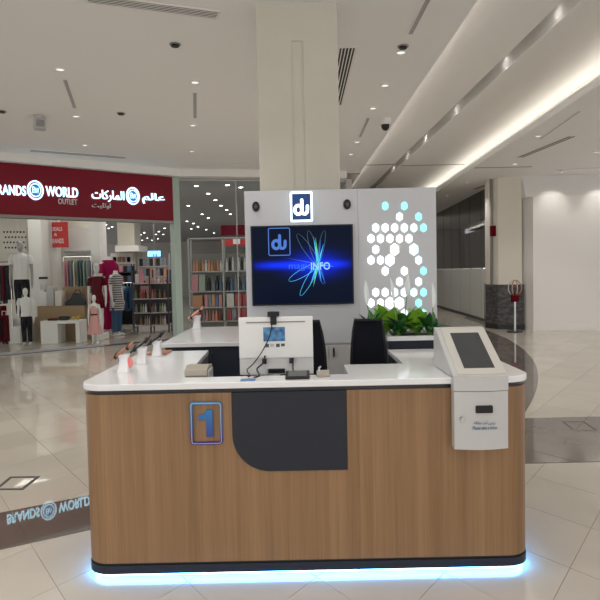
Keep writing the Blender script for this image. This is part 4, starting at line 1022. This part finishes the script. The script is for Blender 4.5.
MB().cyl(0,0,0,0.18,0.13,14).build('tank', 'machine_side', ir, smooth=True); MB().cyl(0,0,0.18,1.32,0.018,8).build('pole', 'steel', ir)
MB().loft([[(-0.05,-0.06,1.30),(0.05,-0.06,1.30),(0.05,0.06,1.30),(-0.05,0.06,1.30)],[(-0.06,-0.10,1.46),(0.10,-0.10,1.46),(0.10,0.06,1.46),(-0.06,0.06,1.46)],[(-0.02,-0.10,1.60),(0.12,-0.10,1.58),(0.12,0.04,1.58),(-0.02,0.04,1.60)]]).build('head', 'shirt_white', ir)
MB().box(-0.09,0.12,-0.06,0.02,1.60,1.66).build('handle', 'black_plastic', ir)
for k, (px0, px1, hh_, lab) in enumerate(((-3, 4.5, 0.95, 'dark red suitcase at the edge of the shop window'), (5, 10.5, 0.72, 'smaller wine red suitcase beside the low podium'))):
    a_, c_ = P(px0, 330, 14.9).x, P(px1, 330, 14.9).x; su = thing('suitcase', lab, 'suitcase', ((a_+c_)/2, 14.95-0.2*k, 0.003), group='suitcases in the window')
    MB().box(-(c_-a_)/2, (c_-a_)/2, -0.12, 0.12, 0.05, hh_).build('shell', 'dress_wine', su, bevel=0.03)
    for i in range(4): MB().box(-(c_-a_)/2+0.03+i*(c_-a_-0.06)/4, -(c_-a_)/2+0.045+i*(c_-a_-0.06)/4, -0.13, -0.118, 0.12, hh_-0.06).build('rib', 'trousers_black', su)
    for sx_ in (-1,1): MB().cyl(sx_*(c_-a_)*0.35, 0, 0, 0.05, 0.03, 8).build('wheel', 'black_plastic', su)
    MB().tube([(-0.05,0,hh_-0.01),(-0.05,0,hh_+0.10),(0.05,0,hh_+0.10),(0.05,0,hh_-0.01)], 0.01, 6).build('handle', 'steel', su)
# ---- garment racks
def garment_mesh(m, L, wd, dep):
    b = MB(); rings = []
    for zz, a_, d_ in ((0,wd*0.55,dep*0.35),(-0.05,wd*0.9,dep*0.6),(-0.15,wd,dep),(-L*0.5,wd*0.92,dep*0.9),(-L,wd*1.02,dep*1.1)):
        rings.append([(d_*math.cos(2*PI*i/10)*0.5, a_*math.sin(2*PI*i/10)*0.5, zz) for i in range(10)])
    return b.loft(rings).mesh('garment', m, smooth=True)
def rack(px0, px1, py, Y, cols, L, name_lab, glab, lab):
    a_, c_ = P(px0, py, Y), P(px1, py, Y); zr = (a_.z+c_.z)/2
    t = thing('clothes_rail', name_lab, 'clothes rail', ((a_.x+c_.x)/2, Y, 0.003)); hw_ = (c_.x-a_.x)/2
    MB().tube([(-hw_,0,zr),(hw_,0,zr)], 0.018, 8).build('rail', 'chrome', t)
    for e_ in (-1,1):
        MB().tube([(e_*hw_,0,0.02),(e_*hw_,0,zr)], 0.018, 8).build('post', 'chrome', t); MB().box(e_*hw_-0.02,e_*hw_+0.02,-0.25,0.25,0,0.03).build('foot', 'chrome', t)
    n = len(cols)
    for k, (nm, col) in enumerate(cols):
        if nm not in M: mat(nm, col, 0.9, spec=0.08)
        x = a_.x + (c_.x-a_.x)*(k+0.7)/(n+0.4)
        g = thing('hanging_garment', lab % nm.replace('cloth_','').replace('_',' '), 'garment', (x, Y, zr), group=glab)
        me = garment_mesh(nm, L*random.Random(k).uniform(0.9,1.05), 0.44, (c_.x-a_.x)/n*0.92)
        link('cloth', me, g, (0,0,-0.10))
        MB().tube([(0,0,-0.10),(0,0,-0.02),(0,0.02,0.018),(0,0.035,0.0)], 0.006, 5).build('hanger', 'steel', g)
rack(63.5, 91, 257, 17.0, [('cloth_pale_pink',(0.62,0.36,0.38)),('cloth_dusty_rose',(0.48,0.22,0.24)),('cloth_slate_blue',(0.16,0.20,0.27)),('cloth_cream',(0.60,0.54,0.38)),('cloth_steel_grey',(0.15,0.19,0.21)),('cloth_charcoal_teal',(0.09,0.13,0.14)),('cloth_sage_green',(0.28,0.37,0.29)),('cloth_smoke_grey',(0.24,0.27,0.28))], 1.0, 'chrome clothes rail with pastel garments behind the tan counter', 'garments on the pastel rail', '%s garment on the pastel rail above the tan counter')
rack(118, 133, 283, 17.9, [('cloth_white_lace',(0.66,0.66,0.64)),('cloth_light_blue',(0.36,0.45,0.52)),('cloth_mid_blue_denim',(0.07,0.15,0.27)),('cloth_dark_denim',(0.03,0.08,0.17))], 0.72, 'low chrome rail with jeans beside the cosmetics rack', 'garments on the low rail', '%s garment on the low rail beside cosmetics rack')
rack(-6, 10, 262, 16.9, [('cloth_black_wool',(0.02,0.02,0.025)),('cloth_brown_leather',(0.10,0.05,0.035)),('cloth_grey_wool',(0.09,0.09,0.10)),('cloth_wine',(0.16,0.02,0.04)),('cloth_black_nylon',(0.015,0.015,0.018))], 1.05, 'dark clothes rail at the far left of the shop window', 'garments on the dark rail', '%s garment on the dark rail at far left')

# ---- inner pillar with bulkhead and picture board
pc = struct(pbox(MB(), 117.5, 134.5, 180, 300, 20.5, 0.8, True).build('column', 'column_paint'), 'inner cream column of the clothes shop')
pbox(MB(), 115, 138.5, 245.5, 251.5, 20.0, 1.2).build('capital', 'white_paint', pc)
t = thing('picture_board', 'white board with small bag pictures below the inner column', 'board'); pbox(MB(), 110.5, 132.5, 253, 264, 20.43, 0.07).build('board', 'shirt_white', t)
for k, (a_, c_, m_) in enumerate(((113,116,'trousers_black'),(117.5,121,'tan_wood'),(122,125,'cloth_dusty_rose'),(127,130,'trousers_black'))): pbox(MB(), a_, c_, 257, 262, 20.40, 0.04).build('picture', m_, t)
t = thing('blue_screen', 'glowing blue screen hanging deep in the shop', 'screen'); pbox(MB(), 147, 161, 250.5, 257, 24, 0.1).build('housing', 'black_plastic', t); pbox(MB(), 147.4, 160.6, 250.8, 256.6, 23.98, 0.03).build('display', 'screen_blue_panel', t); MB().box(P(153.5,250,24).x, P(154.5,250,24).x, 24.03, 24.07, P(154,250.5,24).z-0.02, ZS).build('bracket', 'shelf_steel', t)

# ---- shelving with goods
bott = {}
ORD = ['first','second','third','fourth','fifth','sixth','seventh','eighth','ninth','tenth']
def bottle_mesh(m, r, h):
    k = (m, round(r,3), round(h,3))
    if k not in bott: bott[k] = MB().ell([(0,0,0,r,r),(0,0,h*0.62,r,r),(0,0,h*0.74,r*0.45,r*0.45),(0,0,h,r*0.42,r*0.42)], 8).mesh('bottle', m, smooth=True)
    return bott[k]
PAL = {}
for nm, c in (('jar_peach',(0.62,0.30,0.17)),('jar_pink',(0.66,0.28,0.32)),('jar_white',(0.72,0.70,0.67)),('jar_black',(0.02,0.02,0.025)),('jar_grey',(0.25,0.27,0.30)),('jar_red',(0.42,0.05,0.06)),('jar_olive',(0.26,0.25,0.13)),('jar_amber',(0.34,0.15,0.06)),('jar_blue',(0.10,0.17,0.30)),('jar_sage',(0.38,0.46,0.38))): mat(nm, c, 0.35); PAL[nm[4:]] = nm
def shelving(name, label, px0, px1, py_top, shelf_pys, Y, dep, posts, mframe, mshelf=None):
    a_, c_ = P(px0, 300, Y), P(px1, 300, Y)
    t = thing(name, label, 'shelf', ((a_.x+c_.x)/2, Y, 0.003)); hw_ = (c_.x-a_.x)/2; mid = (px0+px1)/2
    zt = P(mid, py_top, Y).z
    for pxp in posts:
        x = P(pxp, 300, Y).x-(a_.x+c_.x)/2
        for yy in (0.0, dep-0.03): MB().box(x-0.02, x+0.02, yy, yy+0.03, 0, zt).build('post', mframe, t)
    zs = []
    for py in shelf_pys:
        z = P(mid, py, Y).z; zs.append(z); MB().box(-hw_, hw_, 0, dep, z-0.03, z).build('shelf', mshelf or mframe, t)
    return t, zs
def rowgoods(px0, px1, Y, z, seq, h, wpx, label, group, shape='bottle', dep=0.15):
    px = px0; k = 0; cnt = {}; tot_ = {}
    nn = int((px1+0.01-px0)/wpx + 1e-6)
    for i in range(nn): tot_[seq[i % len(seq)]] = tot_.get(seq[i % len(seq)], 0)+1
    while px + wpx <= px1+0.01:
        c = seq[k % len(seq)]; x = P(px+wpx/2, 300, Y).x; wd = (P(px+wpx,300,Y).x-P(px,300,Y).x)*0.9
        col = c
        if shape == 'bottle': o = link('cosmetic_bottle', bottle_mesh(PAL[c], wd/2, h*(0.9+0.1*((k*7)%3)/2)), None, (x, Y+0.10, z+0.003))
        else:
            kk = ('box', c, round(wd,3), round(h,3))
            if kk not in bott: bott[kk] = MB().box(-wd/2, wd/2, 0, dep, 0, h).mesh('carton', PAL[c], bevel=0.006)
            o = link('product_box', bott[kk], None, (x, Y+0.06, z+0.003))
        cnt[c] = cnt.get(c, 0)+1
        lab = label % col if tot_.get(c, 1) == 1 else ORD[cnt[c]-1] + ' ' + label.replace('%s', '%s', 1).replace('%s ', col+' ', 1).replace(' on the', ' from the left on the', 1)
        tag(o, lab, 'bottle' if shape == 'bottle' else 'box', group + ', ' + col)
        px += wpx; k += 1
YR = 16.8
t, zs = shelving('cosmetics_rack', 'dark tiered cosmetics rack by the shop entrance', 132.5, 168.5, 270, [283, 298.5, 312.5, 325], YR, 0.40, (133, 150, 168), 'shelf_dark', 'shelf_steel')
MB().box(P(132.5,300,YR).x-t.location.x, P(168.5,300,YR).x-t.location.x, 0.40, 0.42, 0.25, zs[0]+0.02).build('back_panel', 'shelf_dark', t)
rowgoods(135, 143, YR, zs[0], ['white','pink'], 0.26, 4, '%s carton on the top of the cosmetics rack', 'cartons on rack top', 'box')
rowgoods(145, 166, YR, zs[0], ['pink','white','peach'], 0.15, 3, '%s jar on the top of the cosmetics rack', 'jars on rack top')
rowgoods(134, 167.5, YR, zs[1], ['olive','black','amber','red','black','peach','grey','pink','amber','black'], 0.27, 2.4, '%s bottle on the second shelf of the cosmetics rack', 'bottles on rack second shelf')
rowgoods(134, 167.5, YR, zs[2], ['grey','black','olive','sage','white','black','peach','amber'], 0.26, 2.4, '%s bottle on the third shelf of the cosmetics rack', 'bottles on rack third shelf')
rowgoods(134, 167.5, YR, zs[3], ['black','black','amber','black','grey','peach','white'], 0.26, 2.2, '%s bottle on the bottom shelf of the cosmetics rack', 'bottles on rack bottom shelf')
goods('pink_case', 'pink vanity case on the cosmetics rack upper shelf', 'case', 141, 151, YR+0.25, zs[1]+0.003, 0.36, 0.12, 'jar_pink')
YG = 20.5
t, zs = shelving('back_gondola', 'steel shelf unit behind the cosmetics rack', 139, 171, 254, [266, 276, 288], YG, 0.4, (139.5, 155, 170.5), 'shelf_steel')
for z, sq in zip(zs, (['black','grey','grey','black','amber'], ['pink','grey','black','peach'], ['grey','black','amber'])): rowgoods(140, 170, YG, z, sq, 0.26, 3.4, '%s box on the ' + ('top' if z == zs[0] else 'middle' if z == zs[1] else 'bottom') + ' level of the steel shelf unit', 'boxes on steel unit', 'box')
YG2 = 19.6
t, zs = shelving('dark_gondola', 'dark shelf unit under the picture board', 110, 133, 264, [272, 282], YG2, 0.35, (110.5, 132.5), 'shelf_dark')
MB().box(P(110,300,YG2).x-t.location.x, P(133,300,YG2).x-t.location.x, 0.33, 0.36, 0, zs[0]+0.2).build('back_panel', 'trousers_black', t)
for z, nm in zip(zs, ('upper','lower')): rowgoods(111.5, 132, YG2, z, ['black','grey','pink','black','blue'], 0.20, 4.0, '%s box on the ' + nm + ' level of the dark shelf unit', 'boxes on dark unit ' + nm, 'box')
YQ = 16.9
t, zs = shelving('tall_shelving', 'tall pale shelving behind the cosmetics shop glass', 189, 252, 237, [237.5, 271, 291, 307, 321], YQ, 0.42, (189.7, 224, 251.5), 'machine_side')
MB().box(P(189,300,YQ).x-t.location.x, P(252,300,YQ).x-t.location.x, 0.42, 0.45, 0, zs[1]+0.5).build('back_panel', 'joint_metal', t)  # panel darkened to stand for the dimness behind the goods
rowgoods(193, 223, YQ, zs[1], ['peach','peach','amber','peach','white'], 0.34, 3.0, '%s tube on the upper left bay of wall shelving', 'tubes upper left bay')
rowgoods(226, 250, YQ, zs[1], ['white','black','white','grey'], 0.40, 3.0, '%s tube on the upper right bay of wall shelving', 'tubes upper right bay')
rowgoods(191.5, 206, YQ, zs[2], ['pink','sage'], 0.48, 7.0, '%s large carton on the second level of wall shelving', 'cartons second level', 'box')
rowgoods(207, 223, YQ, zs[2], ['black','grey','black','blue'], 0.44, 4.0, '%s bottle on the second level of wall shelving', 'bottles second level')
rowgoods(226, 250, YQ, zs[2], ['black','blue','grey'], 0.44, 4.0, '%s bottle on the second level right bay', 'bottles second level right bay')
rowgoods(191.5, 204, YQ, zs[3], ['peach','pink'], 0.34, 11.0, '%s flat carton on the third level of wall shelving', 'flat cartons', 'box')
rowgoods(204, 223, YQ, zs[3], ['pink','grey','peach','blue','pink'], 0.36, 3.6, '%s small carton on the third level of wall shelving', 'cartons third level', 'box')
rowgoods(226, 250, YQ, zs[3], ['white','red','red'], 0.38, 8.0, '%s large carton on the third level right bay', 'cartons third level right bay', 'box')
rowgoods(191.5, 223, YQ, zs[4], ['pink','peach','red','grey','pink','amber'], 0.32, 3.2, '%s bottle on the lowest level of wall shelving', 'bottles lowest level')
rowgoods(226, 250, YQ, zs[4], ['red','grey','red'], 0.34, 5.0, '%s carton on the lowest level right bay', 'cartons lowest level', 'box')
t = thing('red_banner', 'dark red banner with white figure above the wall shelving', 'banner'); pbox(MB(), 221, 252, 225, 235, 18.6, 0.03).build('upper_board', 'dress_wine', t); pbox(MB(), 221, 252, 237, 246, 18.6, 0.03).build('lower_board', 'red_poster', t); pbox(MB(), 233, 240, 239, 244, 18.57, 0.03).build('figure', 'shirt_white', t); pbox(MB(), 236, 237, 190, 225, 18.6, 0.02).build('cord', 'shelf_steel', t)

# ---- lamps in the shop ceilings
disc = MB().cyl(0,0,-0.012,0.004,0.055,14).mesh('lens', 'shop_disc'); rim = MB().cyl(0,0,-0.008,0.004,0.075,14).mesh('trim_ring', 'white_paint')
def shop_lamp(x, y, shop='clothes'):
    t = thing('shop_downlight', 'small round lit lamp in the ceiling of the %s shop' % shop, 'lamp', (x, y, ZS-0.004), group='lamps in the %s shop ceiling' % shop)
    link('trim_ring', rim, t); link('lens', disc, t)
for zx, zy in ((92,55),(150,38),(135,82),(160,105),(65,125),(203,52),(250,60),(180,125),(200,140),(213,155),(113,155),(135,168),(60,180),(83,188),(98,200),(75,207),(128,210),(155,222)):
    q = G(170+zx/3.53, 170+zy/3.53, ZS)
    if q.y < 43 and q.y > 15.6: shop_lamp(q.x, q.y, 'cosmetics')
for zx, zy in ((83,100),(70,105),(190,130),(203,122),(215,142),(232,150),(255,145),(247,128),(258,118),(280,105),(60,92),(275,128),(195,150)):
    q = G(90+zx/3.75, 200+zy/3.75, ZS)
    if q.y < 43: shop_lamp(q.x, q.y)
for x in (-7.6, -6.0, -4.6): shop_lamp(x, 16.4)
def area(name, x, y, z, sx_, sy_, w_, col=(1,0.95,0.88), parent=None):
    l = bpy.data.lights.new(name, 'AREA'); l.shape = 'RECTANGLE'; l.size = sx_; l.size_y = sy_; l.energy = w_; l.color = col
    o = bpy.data.objects.new(name, l); C.objects.link(o); o.location = (x, y, z); return o
area('shop_light', -6.6, 15.7, 4.0, 2.5, 1.2, SHOP_W); area('shop_light', -5.0, 18.5, 4.0, 3, 2, SHOP_W*2)
area('shop_light', -2.2, 17.2, 4.0, 2.5, 1.5, SHOP_W, (0.92,0.96,1.0)); area('shop_light', -4.0, 26, 4.0, 5, 6, SHOP_W*3, (0.95,0.97,1.0))

# ================================================================== CEILING FITTINGS
ring_me = MB().loft([[(r_*math.cos(2*PI*i/18), r_*math.sin(2*PI*i/18), z) for i in range(18)] for r_, z in ((0.070,0.0),(0.072,-0.010),(0.050,-0.012),(0.048,-0.002))], cap=False).mesh('trim_ring', 'white_paint', smooth=True)
lens_me = MB().cyl(0,0,-0.006,-0.001,0.048,16).mesh('lens', 'lamp_disc')
def downlight(x, y, z, label, group, watts=None):
    t = thing('downlight', label, 'lamp', (x, y, z), group=group)
    link('trim_ring', ring_me, t); link('lens', lens_me, t)
    l = bpy.data.lights.new('beam', 'SPOT'); l.energy = watts or DOWN_W; l.spot_size = math.radians(108); l.spot_blend = 0.6; l.shadow_soft_size = 0.10; l.color = (1.0, 0.97, 0.93)
    o = bpy.data.objects.new('beam', l); C.objects.link(o); o.parent = t; o.location = (0, 0, -0.03)
LG = 'recessed lamps in the mall ceiling'
L6 = ['recessed ceiling lamp before the grey slot at upper left','recessed ceiling lamp before the grey slot left of column','recessed ceiling lamp past the end of the upper left slot','recessed ceiling lamp past the end of slot left of column','recessed ceiling lamp near the grille over the red sign','recessed ceiling lamp nearest the glass of the cosmetics shop']
S3 = ['recessed lamp at the soffit edge next to the bright cove','recessed lamp in the soffit before the cream pier','recessed lamp in the soffit at the right picture edge']
R5 = ['recessed ceiling lamp beside the black detector right of column','recessed ceiling lamp second along the coffer edge','recessed ceiling lamp third along the coffer edge','recessed ceiling lamp fourth along the coffer edge','recessed ceiling lamp farthest along the coffer edge']
for px, py in ((60,69),(195,82),(76,116),(193,125),(85,145),(192,151)):
    q = G(px, py, ZA); downlight(q.x, q.y, ZA, L6.pop(0), LG + ' left')
for px, py in ((401,52),(385,85),(373,108),(357,142),(351,154)):
    q = G(px, py, ZA); downlight(q.x, q.y, ZA, R5.pop(0), LG + ' right')
for px, py in ((478,137),(515,164),(597,152)):
    q = G(px, py, ZD)
    if q.x < xl(q.y)+0.15: q.x = xl(q.y)+0.3
    downlight(q.x, q.y, ZD, S3.pop(0), LG + ' soffit')
for x in (-3.2, -1.1, 1.0):
    for y in (-2.5, 0.3, 2.6, 4.6):
        if not (x > 0.9 and y > 4): downlight(x, y, ZA, 'small recessed round ceiling lamp above the foreground floor', LG + ' front')
for y in (-1.0, 2.5, 6.0): downlight(5.6, y, ZD, 'small recessed round ceiling lamp in the near right soffit', LG + ' near soffit')
for x, y in ((4.75, 16.6), (4.9, 19.5), (5.0, 22.5), (5.2, 28), (5.5, 34)): downlight(x, y, ZD, 'added round ceiling lamp brightening the glazed shopfront', LG + ' back, added')  # lamps added to brighten the dim glazed front and pier
for x, y in ((-0.5, 9.5), (-0.5, 12.0), (0.6, 17), (1.5, 22), (1.5, 28), (1.5, 35)): downlight(x, y, ZA, 'added unseen round ceiling lamp behind the column', LG + ' hidden')  # unseen lamps, added to lighten the far end of the mall
# lamps in the coffer slot
SLN = ['nearest','second nearest','third nearest','fourth nearest','second farthest','farthest']
for py_, px_2 in ((18, 553), (66, 512), (112, 466), (140, 437), (157, 415), (170, 398)):
    y = G(px_2, py_, ZK+0.05).y
    t = thing('slot_lamp', SLN.pop(0) + ' lamp along the long ceiling slot of the coffer', 'lamp', (xs(y)-0.105, y, ZK+0.22), group='lamps in the coffer slot')
    MB().cyl(0,0,-0.05,0.04,0.045,12).build('body', 'white_paint', t); MB().cyl(0,0,-0.055,-0.05,0.038,12).build('lens', 'slot_disc', t)
    l = bpy.data.lights.new('beam', 'SPOT'); l.energy = 45; l.spot_size = math.radians(80); l.spot_blend = 0.4; l.shadow_soft_size = 0.03; l.color = (1,0.95,0.88)
    o = bpy.data.objects.new('beam', l); C.objects.link(o); o.parent = t; o.location = (0.02, 0, -0.03); o.rotation_euler = (0, -math.radians(55), 0)
# wall washers over the hoarding
for x in (6.55, 7.75, 9.0):
    t = thing('wall_washer', 'small ceiling spotlight washing the white hoarding', 'lamp', (x, 14.75, ZD), group='spotlights over the hoarding')
    MB().cyl(0,0,-0.07,0,0.05,12).build('body', 'white_paint', t); MB().cyl(0,0,-0.075,-0.07,0.04,12).build('lens', 'lamp_disc', t)
    l = bpy.data.lights.new('beam', 'SPOT'); l.energy = 22; l.spot_size = math.radians(75); l.spot_blend = 0.8; l.shadow_soft_size = 0.04; l.color = (1,0.95,0.87)
    o = bpy.data.objects.new('beam', l); C.objects.link(o); o.parent = t; o.location = (0, 0.02, -0.08); o.rotation_euler = (math.radians(28), 0, 0)
# vents
def vent(p0, p1, wd, n, z, label, name='air_vent', mframe='white_paint', mslat='ceiling_paint'):
    d = Vector((p1[0]-p0[0], p1[1]-p0[1], 0)); L = d.length
    t = thing(name, label, 'vent', (p0[0], p0[1], z), math.atan2(d.y, d.x))
    MB().box(0, L, -wd/2, wd/2, -0.006, 0.002).build('backing', 'dark_gap', t)
    for e_ in (-1, 1): MB().box(0, L, e_*wd/2-0.012, e_*wd/2+0.012, -0.009, 0.001).build('frame', mframe, t)
    for xx in (0, L): MB().box(xx-0.012, xx+0.012, -wd/2, wd/2, -0.009, 0.001).build('frame', mframe, t)
    for k in range(n):
        yy = -wd/2 + wd*(k+1)/(n+1); MB().box(0.012, L-0.012, yy-wd*0.16/(n+1), yy+wd*0.16/(n+1), -0.009, -0.005).build('slat', mslat, t)
vent((-1.95,5.69), (-0.77,6.12), 0.17, 4, ZA, 'long four slot air vent in the ceiling left of the column')
vent((0.62,7.05), (0.62,9.45), 0.20, 4, ZA, 'four slot air vent in the ceiling right of the column')
vent((-5.5,12.30), (-3.80,13.25), 0.20, 2, ZA, 'narrow grille in the ceiling above the red sign', 'linear_grille')
vent((-2.75,14.25), (-1.0,14.62), 0.07, 1, ZA, 'narrow grille in the ceiling beside the column', 'linear_grille')
vent((4.86,13.0), (5.09,11.0), 0.15, 1, ZD, 'dark linear vent in the right soffit')
vent((6.4,14.7), (8.4,14.45), 0.10, 1, ZD, 'dark linear vent in the soffit before the hoarding')
vent((5.35,18.0), (5.5,16.5), 0.15, 1, ZD, 'dark linear vent in the soffit beside the pier') 
def strip_lamp(p0, p1, z, label, wd=0.06):
    d = Vector((p1[0]-p0[0], p1[1]-p0[1], 0)); L = d.length
    t = thing('ceiling_slot', label, 'ceiling slot', (p0[0], p0[1], z), math.atan2(d.y, d.x))
    MB().box(0, L, -wd/2, wd/2, -0.005, 0.001).build('insert', 'slot_grey', t)
    for e_ in (-1, 1): MB().box(0, L, e_*wd/2-0.005, e_*wd/2+0.005, -0.009, 0.001).build('edge', 'ceiling_paint', t)
strip_lamp((-3.07,8.0), (-3.44,9.31), ZA, 'grey ceiling slot at the upper left over the red sign')
strip_lamp((-1.46,8.68), (-1.70,10.05), ZA, 'grey ceiling slot just left of the column')
strip_lamp((1.31,5.6), (1.29,6.7), ZA, 'grey ceiling slot near the coffer edge at top')
strip_lamp((1.24,10.3), (1.24,11.7), ZA, 'grey ceiling slot near the coffer edge behind the camera dome')
strip_lamp((4.57,11.2), (4.40,9.3), ZD, 'pale ceiling slot in the right soffit', 0.04)
for k, (px, py, lab) in enumerate(((175,44,'black round smoke detector in ceiling left of the column'),(121,113,'black round detector over the shop sign'),(403,46,'black round detector beside a lamp right of the column'),(2,111,'black round detector at the left picture edge'))):
    q = G(px, py, ZA); t = thing('ceiling_detector', lab, 'detector', (q.x, q.y, ZA), group='black ceiling detectors')
    MB().cyl(0,0,-0.012,0,0.065,16).build('base', 'joint_metal', t); MB().cyl(0,0,-0.03,-0.012,0.045,14,0.045).build('head', 'black_plastic', t)
q = G(387, 119, ZA); t = thing('dome_camera', 'white dome security camera hanging beside the coffer', 'camera', (q.x-0.03, q.y, ZA))
MB().cyl(0,0,-0.10,0,0.10,18).build('mount', 'white_paint', t, smooth=True); MB().ell([(0,0,-0.10,0.075,0.075),(0,0,-0.15,0.068,0.068),(0,0,-0.19,0.04,0.04),(0,0,-0.20,0.01,0.01)], 16).build('dome', 'black_plastic', t, smooth=True)
q = G(39.5, 116, ZA); t = thing('ceiling_projector', 'small grey box spotlight hanging from the ceiling at left', 'projector', (q.x, q.y, ZA), 0.5)
MB().box(-0.09,0.09,-0.10,0.10,-0.22,-0.03).build('body', 'shelf_steel', t, bevel=0.02); MB().cyl(0,0,-0.04,0,0.05,12).build('mount', 'white_paint', t); MB().box(-0.06,0.06,-0.105,-0.098,-0.19,-0.08).build('lens', 'joint_metal', t)
